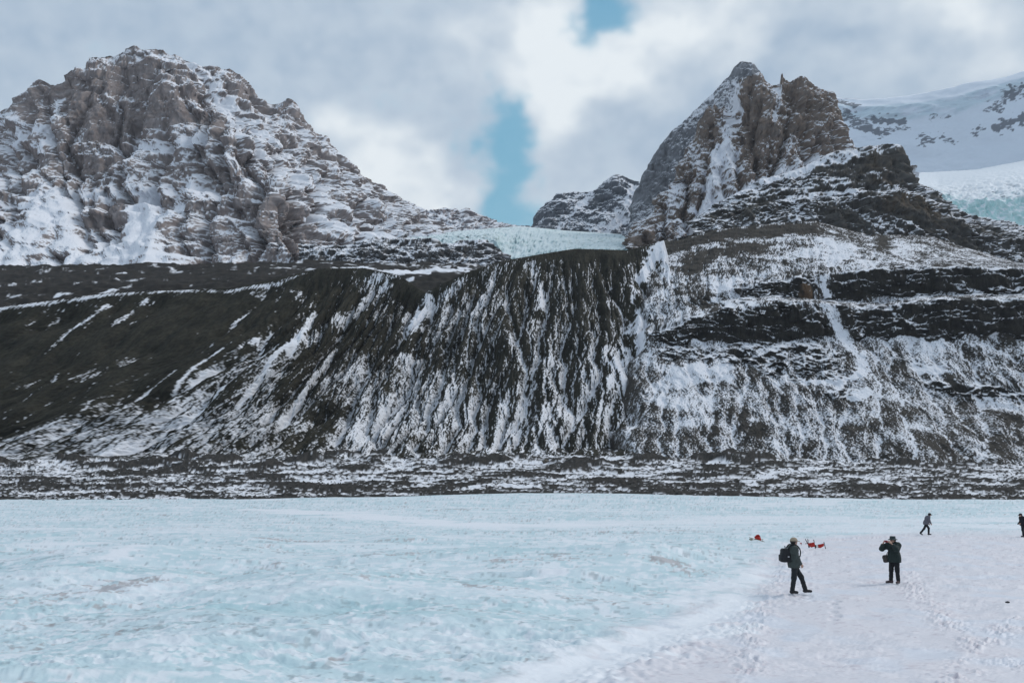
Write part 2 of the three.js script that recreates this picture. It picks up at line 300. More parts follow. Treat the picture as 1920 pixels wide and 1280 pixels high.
{ // serac glacier below the snow wall
  const S = sheet({ x0: 1680, x1: 2080, res: 0.75, rows: [{ p: [[1680, 440], [1800, 440], [1920, 440], [2080, 440]], d: 2040 }, { p: [[1680, 395], [1780, 392], [1800, 402], [1850, 408], [1920, 420], [2080, 430]], d: 2060 }, { p: [[1680, 370], [1760, 362], [1800, 378], [1850, 374], [1920, 372], [2080, 365]], d: 2085 }, { p: [[1680, 340], [1760, 345], [1830, 330], [1920, 318], [2080, 300]], d: 2350 }, { p: [[1680, 325], [1760, 322], [1830, 318], [1920, 301], [2080, 275]], d: 2500 }], blur: 2 });
  const { N, M, P, T } = S;
  for (let k = 0; k < N * M; k++) { const o = k * 3, x = P[o], y = P[o + 1], z = P[o + 2], t = T[Math.floor(k / N)]; const w = sst(0.2, 0.3, t) * sst(0.85, 0.5, t);
    P[o + 2] += w * (12 * ridged(x / 40, y / 80, z / 60, 3) + 2 * n3(x / 9, y / 14, z / 9)); P[o + 1] += w * 5 * ridged(x / 80, 3, z / 26, 3) + 0.6 * n3(x / 12, y / 12, z / 12); }
  finish(S, (i, j, o, nn) => { const x = P[o], y = P[o + 1], z = P[o + 2], t = T[j]; const ny = nn[o + 1];
    const ice = sst(0.75, 0.35, ny + 0.25 * n3(x / 30, y / 10, z / 30)) * sst(0.6, 0.45, t);
    return lerp3([0.78, 0.82, 0.86], lerp3([0.42, 0.66, 0.66], [0.6, 0.76, 0.76], 0.5 + 0.5 * n3b(x / 14, y / 14, z / 14)), ice); }, 'serac_glacier', 'turquoise serac front of the glacier right of the peak', { roughness: 0.7 });
}
{ // left mountain
  const crest = [[-160, 330], [-90, 260], [-30, 222], [0, 205], [12, 196], [25, 178], [40, 160], [55, 152], [75, 150], [100, 157], [108, 152], [118, 133], [140, 128], [155, 120], [165, 105], [185, 102], [205, 95], [222, 88], [235, 84], [255, 86], [262, 92], [275, 96], [288, 90], [305, 88], [318, 94], [330, 93], [345, 98], [352, 108], [365, 110], [378, 127], [400, 125], [415, 130], [430, 129], [452, 138], [465, 150], [480, 160], [490, 172], [508, 190], [522, 188], [540, 186], [550, 194], [556, 208], [572, 222], [590, 238], [600, 246], [612, 250], [622, 266], [640, 285], [660, 308], [690, 330], [720, 352], [760, 380], [800, 405], [850, 430], [900, 445]];
  const S = sheet({ x0: -160, x1: 880, res: 0.82, blur: 3, rows: [
    { p: [[-160, 520], [0, 515], [300, 512], [600, 512], [880, 505]], d: 1500 },
    { p: [[-160, 455], [0, 440], [150, 440], [260, 430], [400, 430], [560, 440], [700, 455], [880, 478]], d: [[-160, 1640], [300, 1700], [520, 1620], [700, 1720], [880, 1800]] },
    { p: [[-160, 400], [0, 372], [150, 350], [280, 350], [400, 340], [520, 350], [650, 400], [760, 430], [880, 462]], d: [[-160, 1830], [200, 1880], [400, 1840], [520, 1770], [700, 2000], [880, 2000]] },
    { p: [[-160, 370], [0, 300], [100, 260], [200, 262], [300, 250], [420, 235], [520, 290], [620, 345], [740, 400], [880, 452]], d: [[-160, 2000], [100, 1980], [250, 2040], [440, 1960], [560, 2080], [880, 2200]] },
    { p: [[-160, 345], [0, 240], [60, 195], [110, 190], [160, 165], [250, 150], [330, 140], [400, 175], [480, 225], [560, 268], [640, 320], [740, 385], [880, 448]], d: [[-160, 2080], [100, 2070], [240, 2130], [360, 2160], [500, 2190], [880, 2400]] },
    { p: crest, d: [[-160, 2150], [60, 2160], [110, 2130], [240, 2250], [360, 2300], [500, 2380], [880, 2600]] }] });
  const { P } = S;
  const soft = strokes(S, [[[[60, 440], [0, 470]], 90, 0.9], [[[250, 390], [270, 440], [240, 490]], 40, 0.9], [[[150, 480], [320, 485]], 40, 0.8], [[[100, 400], [60, 380]], 40, 0.6], [[[640, 430], [720, 440]], 34, 0.7]], 0.4);
  const wash = erode(S, { coarse: 4, seed: 8, L: 160, stretch: 1.4, amp: 34, iters: 36, k: 0.3, e: 0.44, depth: 70, diff: 0.12, side: 1 });
  carveRock(S, { relief: wash.W, bedWarp: 0.3, big: 26, bigL: 250, rib: 12, ribL: 75, bed: 40, bedK: 0.7, dip: -0.06, fine: 2.6, fineL: 11, block: 5, blockL: 20, tall: 4.5, edge: 0.8, mask: (x, y, z) => 1 - 0.85 * clamp(soft(x, y, z)) });
  const bias = strokes(S, [
    [[[345, 100], [375, 130], [405, 155], [430, 190], [470, 225], [510, 262], [560, 300], [610, 340]], 11, 0.6], [[[275, 98], [310, 108], [330, 115]], 6, 0.35],
    [[[265, 268], [300, 270], [345, 262], [390, 250]], 13, 0.55], [[[255, 265], [240, 300], [232, 318]], 10, 0.5], [[[340, 295], [390, 285]], 8, 0.25],
    [[[0, 215], [25, 240], [60, 235]], 24, 0.4], [[[100, 170], [98, 220], [70, 285]], 8, 0.5], [[[20, 260], [60, 265]], 26, 0.22],
    [[[235, 355], [300, 352], [400, 350]], 20, 0.5], [[[270, 360], [265, 400], [258, 440]], 24, 0.7], [[[258, 440], [300, 400], [330, 380]], 22, 0.5], [[[258, 440], [250, 475], [200, 488], [130, 482]], 20, 0.55],
    [[[0, 375], [80, 358], [170, 350], [200, 365]], 15, 0.5], [[[30, 395], [90, 385], [150, 370], [60, 430], [20, 470]], 24, 0.3], [[[120, 450], [180, 440], [230, 470]], 20, 0.35], [[[10, 490], [140, 488]], 14, 0.35],
    [[[430, 200], [460, 260], [500, 290], [560, 330], [600, 370], [650, 400], [760, 430], [800, 438]], 14, 0.36], [[[600, 405], [640, 425], [700, 440], [790, 440]], 20, 0.75], [[[700, 380], [760, 412], [800, 425]], 20, 0.35], [[[400, 300], [450, 300]], 12, 0.3],
    // bare cliffs
    [[[110, 150], [140, 170], [190, 150], [240, 120], [260, 160]], 38, -0.3], [[[150, 210], [200, 215], [260, 215], [300, 200]], 40, -0.34], [[[330, 200], [400, 220], [410, 232]], 24, -0.32], [[[60, 170], [35, 190], [70, 215]], 22, -0.28], [[[330, 130], [300, 140]], 16, -0.1],
    [[[170, 250], [210, 255]], 18, -0.22], [[[130, 300], [200, 295], [225, 290]], 18, -0.25], [[[290, 320], [350, 300], [400, 310]], 16, -0.28], [[[440, 160], [500, 200]], 22, -0.18],
    [[[480, 370], [540, 385], [580, 420], [600, 440]], 26, -0.3], [[[470, 400], [510, 430], [560, 450]], 24, -0.3], [[[200, 380], [215, 395], [170, 405]], 20, -0.35], [[[160, 410], [185, 418]], 12, -0.4], [[[300, 420], [340, 430], [400, 440], [480, 460]], 26, -0.18], [[[50, 435], [75, 450]], 22, -0.22], [[[540, 350], [600, 380]], 10, -0.15], [[[560, 470], [620, 470]], 20, -0.22]]);
  const paint = snowOnRock(S, { ny0: 0.56, soft: 0.11, rockA: [0.17, 0.138, 0.128], rockB: [0.25, 0.2, 0.178], rockC: [0.115, 0.102, 0.1], bias: (x, y, z) => 1.35 * bias(x, y, z) + 0.1 * clamp(soft(x, y, z)), flow: wash.flow, flowK: 0.4, flow0: 2.6, nAmp: 0.17, fL: 9, fAmp: 0.2, nL: 90, dust: 0.14 });
  finish(S, paint, 'mountain', 'broad brown rock mountain streaked with snow on the left');
}
{ // hanging glacier in the saddle
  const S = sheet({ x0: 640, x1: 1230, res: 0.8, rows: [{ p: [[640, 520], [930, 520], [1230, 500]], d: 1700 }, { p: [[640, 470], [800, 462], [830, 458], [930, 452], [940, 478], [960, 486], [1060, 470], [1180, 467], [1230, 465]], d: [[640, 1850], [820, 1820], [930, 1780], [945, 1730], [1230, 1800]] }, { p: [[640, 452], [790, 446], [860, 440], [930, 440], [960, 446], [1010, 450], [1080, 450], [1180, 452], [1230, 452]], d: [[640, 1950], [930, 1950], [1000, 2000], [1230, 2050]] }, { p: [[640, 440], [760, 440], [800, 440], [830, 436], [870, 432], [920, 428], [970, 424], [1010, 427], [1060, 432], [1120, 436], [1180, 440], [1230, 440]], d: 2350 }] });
  const { N, M, P, T } = S, cr = new Float32Array(N * M);
  for (let k = 0; k < N * M; k++) { const o = k * 3, x = P[o], y = P[o + 1], z = P[o + 2], t = T[Math.floor(k / N)]; const w = sst(0.15, 0.34, t) * sst(1, 0.9, t);
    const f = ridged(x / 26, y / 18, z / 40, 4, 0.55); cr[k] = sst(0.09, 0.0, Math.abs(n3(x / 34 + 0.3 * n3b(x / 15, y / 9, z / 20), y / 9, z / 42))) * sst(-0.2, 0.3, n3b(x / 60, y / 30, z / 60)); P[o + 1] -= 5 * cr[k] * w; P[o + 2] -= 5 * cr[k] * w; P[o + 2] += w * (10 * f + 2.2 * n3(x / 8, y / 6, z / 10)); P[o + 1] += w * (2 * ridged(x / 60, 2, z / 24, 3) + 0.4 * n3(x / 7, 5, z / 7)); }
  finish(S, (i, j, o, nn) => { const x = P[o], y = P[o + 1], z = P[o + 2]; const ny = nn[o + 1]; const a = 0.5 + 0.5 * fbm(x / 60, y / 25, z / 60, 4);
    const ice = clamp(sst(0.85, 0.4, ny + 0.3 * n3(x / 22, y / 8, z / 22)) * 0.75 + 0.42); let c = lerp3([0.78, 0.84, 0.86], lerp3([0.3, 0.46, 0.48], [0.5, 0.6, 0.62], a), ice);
    const d = sst(0.3, 0.6, fbm(x / 24, y / 5, z / 30, 4)); return lerp3(lerp3(c, [0.3, 0.36, 0.38], d * 0.4), [0.32, 0.5, 0.54], cr[o / 3] * 0.6); }, 'hanging_glacier', 'turquoise crevassed hanging glacier in the saddle between the mountains', { roughness: 0.7 });  // crevasse depth partly painted into the colour, as darker blue ice
}
{ // dark step below the hanging glacier
  const S = sheet({ x0: 560, x1: 965, res: 0.85, rows: [{ p: [[560, 540], [965, 540]], d: 1380 }, { p: [[560, 500], [700, 498], [830, 497], [935, 497], [965, 510]], d: 1480 }, { p: [[560, 472], [640, 470], [700, 472], [800, 470], [900, 472], [930, 478], [965, 500]], d: 1520 }, { p: [[560, 455], [640, 462], [690, 450], [720, 443], [750, 443], [790, 444], [812, 447], [818, 457], [850, 456], [868, 451], [890, 450], [912, 450], [918, 462], [930, 472], [945, 488], [965, 508]], d: 1580 }] });
  carveRock(S, { big: 12, bigL: 90, rib: 12, ribL: 38, bed: 15, bedK: 0.85, fine: 2.6, fineL: 9, edge: 0.5 });
  const bias = strokes(S, [[[[690, 470], [740, 470]], 14, -0.25], [[[755, 470], [770, 485]], 8, 0.25], [[[790, 460], [800, 490]], 14, -0.15], [[[850, 470], [910, 470]], 24, -0.25], [[[600, 470], [650, 470]], 18, 0.2]]);
  finish(S, snowOnRock(S, { ny0: 0.6, rockA: [0.045, 0.045, 0.045], rockB: [0.07, 0.065, 0.06], bias, nAmp: 0.2, nL: 45, fL: 7, dust: 0.06 }), 'rock_step', 'dark snow dusted rock step below the hanging glacier');
}
{ // right peak: hazy far ridge, then the tower, then the lower tiers
  const R = sheet({ x0: 1170, x1: 1460, res: 0.85, rows: [{ p: [[1170, 470], [1460, 440]], d: 2150 }, { p: [[1170, 450], [1200, 400], [1250, 330], [1300, 280], [1350, 230], [1460, 200]], d: 2260 }, { p: [[1170, 455], [1188, 440], [1193, 400], [1198, 350], [1203, 333], [1215, 308], [1228, 290], [1240, 272], [1262, 245], [1285, 226], [1310, 202], [1330, 183], [1348, 165], [1357, 152], [1368, 143], [1376, 128], [1383, 120], [1392, 116], [1405, 117], [1412, 119], [1419, 128], [1424, 136], [1440, 165], [1460, 200]], d: 2300 }] });
  carveRock(R, { big: 16, bigL: 180, rib: 9, ribL: 46, bed: 26, bedK: 0.55, dip: 0.5, fine: 3, fineL: 12, edge: 0.35 });
  const bR = strokes(R, [[[[1370, 160], [1340, 190], [1300, 235]], 16, 0.32], [[[1385, 150], [1370, 190], [1355, 230]], 12, 0.5], [[[1240, 300], [1215, 350]], 26, -0.25], [[[1395, 128], [1410, 135]], 14, -0.05]]);
  finish(R, snowOnRock(R, { ny0: 0.62, rockA: [0.085, 0.09, 0.1], rockB: [0.12, 0.125, 0.135], bias: bR, nAmp: 0.14, dust: 0.24 }), 'mountain_ridge', 'frosted grey ridge rising to the summit behind the right tower');

  const S = sheet({ x0: 1175, x1: 1720, res: 0.95, blur: 3, rows: [
    { p: [[1175, 480], [1330, 470], [1500, 460], [1720, 460]], d: 1750 },
    { p: [[1175, 462], [1200, 440], [1260, 420], [1330, 400], [1420, 372], [1520, 340], [1620, 310], [1720, 310]], d: [[1175, 1800], [1330, 1820], [1520, 1860], [1720, 1930]] },
    { p: [[1175, 464], [1200, 436], [1240, 380], [1290, 340], [1350, 300], [1430, 290], [1500, 280], [1570, 280], [1620, 300], [1720, 310]], d: [[1175, 1830], [1300, 1900], [1400, 1900], [1500, 1900], [1600, 1960], [1720, 2000]] },
    { p: [[1175, 465], [1200, 430], [1240, 365], [1290, 300], [1340, 250], [1370, 240], [1430, 215], [1500, 205], [1570, 225], [1600, 280], [1650, 305], [1720, 320]], d: [[1175, 1850], [1300, 1960], [1370, 1990], [1430, 1950], [1560, 1965], [1640, 2040], [1720, 2050]] },
    { p: [[1175, 466], [1190, 448], [1205, 420], [1225, 395], [1245, 365], [1262, 340], [1280, 300], [1300, 262], [1312, 225], [1320, 214], [1328, 200], [1334, 210], [1340, 195], [1348, 205], [1360, 196], [1368, 210], [1376, 200], [1382, 165], [1390, 148], [1400, 142], [1412, 140], [1424, 133], [1432, 136], [1440, 148], [1452, 158], [1461, 156], [1464, 140], [1468, 136], [1474, 148], [1482, 150], [1490, 146], [1500, 142], [1512, 145], [1520, 155], [1532, 165], [1545, 170], [1560, 174], [1567, 190], [1572, 215], [1582, 235], [1588, 250], [1594, 268], [1620, 280], [1650, 298], [1720, 325]], d: [[1175, 1870], [1300, 2010], [1372, 2050], [1400, 2010], [1560, 2010], [1640, 2080], [1720, 2100]] }] });
  const wash = erode(S, { coarse: 3, seed: 4, L: 85, stretch: 2.2, amp: 26, iters: 30, k: 0.26, e: 0.42, depth: 50, diff: 0.14, side: 1 });
  carveRock(S, { relief: wash.W, big: 16, bigL: 170, rib: 12, ribL: 58, tall: 6, bed: 26, bedK: 0.5, dip: -0.12, fine: 3.5, fineL: 11, edge: 0.35, block: 7, blockL: 16 });
  const bS = strokes(S, [[[[1383, 160], [1372, 200], [1366, 250], [1360, 285]], 10, 0.7], [[[1360, 285], [1350, 330], [1340, 370], [1320, 400], [1290, 430]], 26, 0.75], [[[1270, 345], [1262, 380], [1240, 430]], 14, 0.5], [[[1300, 280], [1310, 320]], 12, 0.25], [[[1455, 165], [1455, 200], [1450, 230]], 7, 0.45], [[[1350, 380], [1420, 345], [1500, 310], [1580, 285], [1640, 275]], 15, 0.65], [[[1600, 285], [1640, 290]], 16, 0.4],
    [[[1400, 200], [1420, 250], [1400, 290]], 22, -0.32], [[[1400, 160], [1440, 190]], 22, -0.2], [[[1500, 170], [1520, 220], [1545, 200]], 26, -0.25], [[[1430, 240], [1500, 235]], 22, -0.2], [[[1330, 220], [1330, 260]], 16, -0.22], [[[1480, 255], [1540, 245]], 14, 0.12], [[[1360, 350], [1380, 330]], 14, -0.3], [[[1265, 400], [1290, 390]], 12, -0.3], [[[1200, 445], [1215, 440]], 14, -0.5], [[[1230, 400], [1255, 425]], 8, -0.3]]);
  finish(S, snowOnRock(S, { ny0: 0.56, rockA: [0.13, 0.095, 0.07], rockB: [0.21, 0.15, 0.11], rockC: [0.07, 0.068, 0.066], bias: (x, y, z) => 1.45 * bS(x, y, z), flow: wash.flow, flowK: 0.36, flow0: 2.8, nAmp: 0.17, nL: 55, fL: 7, dust: 0.08, fAmp: 0.24 }), 'mountain_peak', 'brown pinnacled rock tower with snow filled ledges on the right');

  const B = sheet({ x0: 1300, x1: 2080, res: 0.88, blur: 3, rows: [
    { p: [[1300, 450], [1450, 445], [1530, 460], [1640, 480], [1830, 510], [2080, 520]], d: 1350 },
    { p: [[1300, 432], [1322, 428], [1382, 424], [1445, 423], [1500, 407], [1536, 411], [1640, 440], [1714, 446], [1800, 480], [1920, 500], [2080, 510]], d: 1400 },
    { p: [[1300, 420], [1325, 410], [1400, 395], [1460, 385], [1520, 372], [1580, 368], [1620, 362], [1700, 360], [1740, 380], [1800, 425], [1920, 450], [2080, 470]], d: 1450 },
    { p: [[1300, 418], [1325, 404], [1400, 384], [1460, 372], [1520, 362], [1580, 358], [1640, 357], [1690, 356], [1740, 368], [1800, 412], [1920, 440], [2080, 455]], d: 1500 },
    { p: [[1300, 415], [1322, 402], [1330, 395], [1350, 380], [1390, 358], [1429, 336], [1470, 325], [1516, 312], [1540, 298], [1556, 289], [1580, 281], [1610, 275], [1635, 271], [1655, 268], [1679, 271], [1688, 277], [1694, 286], [1700, 300], [1704, 314], [1706, 336], [1726, 348], [1740, 358], [1754, 368], [1775, 384], [1793, 396], [1833, 408], [1860, 412], [1892, 420], [1920, 426], [2080, 440]], d: [[1300, 1560], [1500, 1600], [1690, 1590], [2080, 1650]] }] });
  carveRock(B, { big: 12, bigL: 130, rib: 12, ribL: 44, tall: 6, bed: 26, bedK: 0.45, dip: -0.1, fine: 1.8, fineL: 9, edge: 0.4, block: 5, blockL: 13 });
  const bB = strokes(B, [[[[1330, 398], [1420, 348], [1520, 315], [1600, 286]], 14, 0.5], [[[1520, 368], [1580, 362], [1640, 360]], 8, 0.6], [[[1470, 375], [1500, 395], [1490, 410]], 12, 0.35], [[[1640, 310], [1690, 300], [1680, 340]], 26, -0.35], [[[1560, 320], [1610, 315], [1620, 345]], 26, -0.26], [[[1340, 405], [1400, 400], [1450, 380]], 14, -0.3], [[[1560, 400], [1600, 410], [1545, 430]], 24, -0.35], [[[1660, 385], [1720, 400], [1770, 430], [1800, 450]], 36, -0.35], [[[1850, 430], [1920, 460]], 30, -0.2], [[[1710, 360], [1760, 385]], 10, -0.2]]);
  const brown = strokes(B, [[[[1680, 375], [1740, 390]], 34, 0.8], [[[1640, 300], [1650, 340]], 20, 0.5]]);
  const pB = snowOnRock(B, { ny0: 0.66, rockA: [0.04, 0.037, 0.032], rockB: [0.068, 0.06, 0.047], rockC: [0.028, 0.028, 0.027], bias: (x, y, z) => 1.5 * bB(x, y, z), nAmp: 0.2, nL: 45, fL: 6.5, dust: 0.05 });
  finish(B, (i, j, k, nn) => { const c = pB(i, j, k, nn), b = c[0] < 0.3 ? clamp(brown(B.base[k], B.base[k + 1], B.base[k + 2])) * (0.6 + 0.4 * n3(B.P[k] / 8, B.P[k + 1] / 20, 3)) : 0; return [c[0] * (1 + 0.55 * b), c[1] * (1 + 0.2 * b), c[2] * (1 - 0.12 * b)]; }, 'rock_buttress', 'dark stepped rock buttress at the foot of the right peak');
}
// ---------------------------------------------------------------- benches, moraine, talus
{ // dark bench behind the left moraine
  const S = sheet({ x0: -160, x1: 960, res: 0.75, blur: 2, rows: [{ p: [[-160, 640], [300, 610], [700, 590], [960, 590]], d: 960 }, { p: [[-160, 560], [0, 540], [330, 530], [600, 512], [800, 520], [960, 520]], d: 1130 }, { p: [[-160, 505], [0, 500], [300, 497], [600, 492], [690, 492], [830, 496], [960, 500]], d: 1400 }] });
  const { N, M, P } = S;
  for (let k = 0; k < N * M; k++) { const o = k * 3, x = P[o], z = P[o + 2]; P[o + 1] += 4 * fbm(x / 70, 1, z / 40, 3) + 3 * ridged(x / 60, 2, z / 60, 3) + 0.5 * n3(x / 9, 3, z / 26); }
  const b = strokes(S, [[[[640, 506], [720, 512], [860, 508]], 24, 0.95], [[[720, 498], [860, 502]], 8, 0.3], [[[810, 530], [850, 530]], 12, -0.5], [[[0, 520], [560, 510]], 22, -0.14], [[[0, 560], [300, 545]], 12, 0.1]]);
  finish(S, (i, j, o, nn) => { const x = P[o], y = P[o + 1], z = P[o + 2]; const v = (nn[o + 1] - 0.95) * 0.6 + 0.5 * ridged(x / 110, 3, z / 90, 3) + 0.34 * n3b(x / 46, 4, z / 34) + 0.26 * n3(x / 17, 5, z / 30) + 0.14 * n3b(x / 6, 6, z / 26) + b(S.base[o], S.base[o + 1], S.base[o + 2]) * 1.3 - 0.5; return lerp3(lerp3([0.022, 0.021, 0.02], [0.045, 0.041, 0.036], 0.5 + 0.5 * n3(x / 12, y / 6, z / 12)), SNOW, sst(-0.08, 0.2, v)); }, 'rocky_bench', 'dark rocky bench streaked with snow behind the left moraine');
}
{ // gullied moraine wall
  const rows = [
    { p: [[-760, 872], [-470, 872], [-230, 870], [-20, 868], [230, 866], [420, 864], [585, 862], [712, 860], [830, 858], [950, 856], [1085, 854], [1225, 852], [1350, 850]], d: 690 },
    { p: [[-520, 775], [-200, 792], [30, 778], [290, 757], [455, 765], [560, 778], [668, 770], [765, 760], [865, 748], [970, 740], [1088, 738], [1210, 734], [1320, 732]], d: [[-520, 735], [300, 765], [1320, 785]] },
    { p: [[-300, 685], [40, 688], [262, 664], [498, 640], [600, 640], [662, 656], [733, 650], [815, 640], [900, 622], [992, 610], [1090, 602], [1195, 606], [1290, 600]], d: [[-300, 800], [300, 850], [1290, 880]] },
    { p: [[-60, 588], [200, 549], [430, 540], [595, 503], [680, 502], [745, 515], [798, 548], [870, 512], [938, 490], [1010, 477], [1080, 466], [1175, 469], [1252, 447]], d: [[-60, 890], [300, 950], [680, 1000], [798, 960], [1000, 1010], [1252, 1060]], sharp: true }];
  const S = sheet({ rows, keyed: 'k', res: 0.74, blur: 5, x0: 0, x1: 1 });
  const { N, M, P, nrm, U, V, T } = S, G = new Float32Array(N * M), Q = P.slice();
  const deep = strokes(S, [[[[0, 700], [150, 680], [300, 640]], 130, -0.75], [[[330, 590], [480, 570]], 60, -0.4]], 0.3);
  const E1 = erode(S, { coarse: 5, seed: 2, L: 60, stretch: 3, amp: 12, iters: 40, k: 0.16, e: 0.46, depth: 26, diff: 0.12, side: 1 });
  const E2 = erode(S, { coarse: 2, seed: 7, L: 22, stretch: 3, amp: 4, iters: 20, k: 0.05, e: 0.42, depth: 7, diff: 0.14, side: 1 });
  for (let j = 0; j < M; j++) for (let i = 0; i < N; i++) {
    const c = j * N + i, o = c * 3, x = Q[o], y = Q[o + 1], z = Q[o + 2], v = V[c], t = T[j], u = U[i];
    const dull = clamp(1 + deep(x, y, z), 0.4, 1), a = sst(1.0, 0.93, t) * sst(0, 0.1, t), q4 = n3b(u / 2.1, v / 7, 3), q5 = n3(x / 1.5, y / 1.5, z / 1.5);
    const w = a * ((0.75 * E1.W[c] + 0.6 * E2.W[c]) * dull + 5 * Math.abs(n3(u / 55, v / 400, 1.3)) * mix(0.5, 1, dull) + 2.5 * fbm(x / 80, y / 60, z / 80, 2)) + 0.3 * q4 + 0.3 * q5;
    G[c] = mix(0.55, 1, dull) * (0.5 * sst(mix(3.4, 2.2, dull), 4.6, E1.flow[c] + 0.5 * q4) + 0.34 * sst(2.0, 4.4, E2.flow[c] + 0.5 * q4));
    const sink = 60 * sst(0.985, 1, i / (N - 1) + 0.006 * n3(x / 20, y / 20, 2));
    P[o] += nrm[o] * (w - sink); P[o + 1] += nrm[o + 1] * (w * 0.6 - sink); P[o + 2] += nrm[o + 2] * (w - sink);
  }
  const bias = strokes(S, [
    [[[0, 650], [120, 670], [250, 620], [380, 600]], 85, -0.5], [[[0, 760], [140, 740], [260, 710], [400, 650], [520, 560]], 62, -0.42], [[[600, 520], [640, 560], [560, 620]], 45, -0.5], [[[760, 530], [775, 550]], 26, -0.6], [[[560, 700], [600, 650], [680, 620], [760, 630]], 46, -0.3], [[[620, 760], [560, 820]], 34, -0.25], [[[300, 580], [480, 560]], 34, -0.35],
    [[[470, 566], [430, 600], [395, 640]], 3, 0.9], [[[430, 640], [370, 680], [290, 745]], 3, 0.95], [[[520, 640], [440, 700], [330, 775]], 4, 0.9], [[[575, 610], [500, 680], [440, 740]], 4, 0.8], [[[330, 690], [250, 740]], 3, 0.85], [[[120, 690], [40, 745]], 3, 0.7], [[[640, 640], [590, 700], [530, 780]], 5, 0.6], [[[270, 560], [215, 605]], 6, 0.6], [[[380, 770], [300, 800], [180, 830]], 5, 0.6],
    [[[530, 540], [480, 580], [440, 600]], 18, 0.35], [[[590, 580], [570, 610], [540, 650]], 8, 0.8], [[[680, 560], [610, 600], [560, 640]], 16, 0.5], [[[200, 570], [130, 620], [60, 680]], 5, 0.75], [[[330, 552], [250, 600]], 10, 0.3], [[[-40, 584], [90, 566], [200, 553], [320, 546], [430, 545], [520, 528], [590, 508]], 5, 0.55], [[[1195, 640], [1215, 720], [1235, 810]], 34, 0.4], [[[700, 515], [740, 520], [690, 545]], 14, 0.45], [[[500, 610], [420, 660], [330, 720]], 8, 0.4],
    [[[800, 552], [770, 600], [755, 620]], 12, 0.6], [[[870, 520], [810, 560], [770, 600]], 9, 0.35], [[[920, 520], [900, 560], [880, 590]], 9, 0.35], [[[1000, 490], [1020, 540], [1010, 560]], 10, 0.4],
    [[[1240, 450], [1215, 490], [1205, 510]], 11, 1.0], [[[1255, 470], [1250, 520], [1225, 570], [1200, 600]], 20, 0.85], [[[1190, 530], [1200, 590]], 10, 0.4],
    [[[700, 800], [800, 720], [850, 760]], 70, 0.2], [[[950, 800], [1050, 700], [1150, 720]], 90, 0.22], [[[1180, 680], [1230, 720], [1260, 780]], 50, 0.5], [[[0, 842], [200, 815], [360, 795], [480, 800]], 30, 0.06], [[[850, 650], [920, 680]], 50, -0.1], [[[1000, 480], [1100, 475], [1180, 480]], 10, -0.35], [[[980, 560], [1100, 560]], 60, -0.05]], 0.5);
  finish(S, (i, j, o, nn) => {
    const x = P[o], y = P[o + 1], z = P[o + 2], g = G[j * N + i], u = U[i], v = V[j * N + i];
    const b = bias(Q[o], Q[o + 1], Q[o + 2]);
    const s = 1.0 * g - 0.26 + 0.55 * clamp(nn[o] - nrm[o], -0.6, 0.6) + 0.34 * fbm(u / 40, v / 60, 3, 4, 0.6) + 0.24 * fbm(u / 5, v / 34, 13, 2) + 0.14 * n3b(u / 1.9, v / 11, 5) + mix(0.3, 0.15, T[j]) * n3b(x / 2.6, y / 3, z / 2.6) + mix(0.26, 0.14, T[j]) * n3(x / 1.3, y / 1.3, z / 1.3) + b - 0.07 + 0.05 * mix(1.6, -1.6, T[j]);
    const snow = sst(-0.03, 0.2, s);
    const t = clamp(0.5 + 0.5 * fbm(u / 25, v / 40, 7, 3) + 0.35 * fbm(u / 3, v / 26, 9, 3)), e = 1 + 0.3 * n3(x / 1.6, y / 1.4, z / 1.6) + 0.2 * n3b(x / 5, y / 5, z / 5) + 0.22 * n3(x / 0.8, y / 0.8, z / 0.8);
    const c = lerp3([0.015, 0.0155, 0.013], [0.045, 0.042, 0.032], t);
    return lerp3([c[0] * e, c[1] * e, c[2] * e], SNOW, snow * 0.97);
  }, 'moraine_wall', 'steep dark gullied moraine wall with snow in its gullies');
}
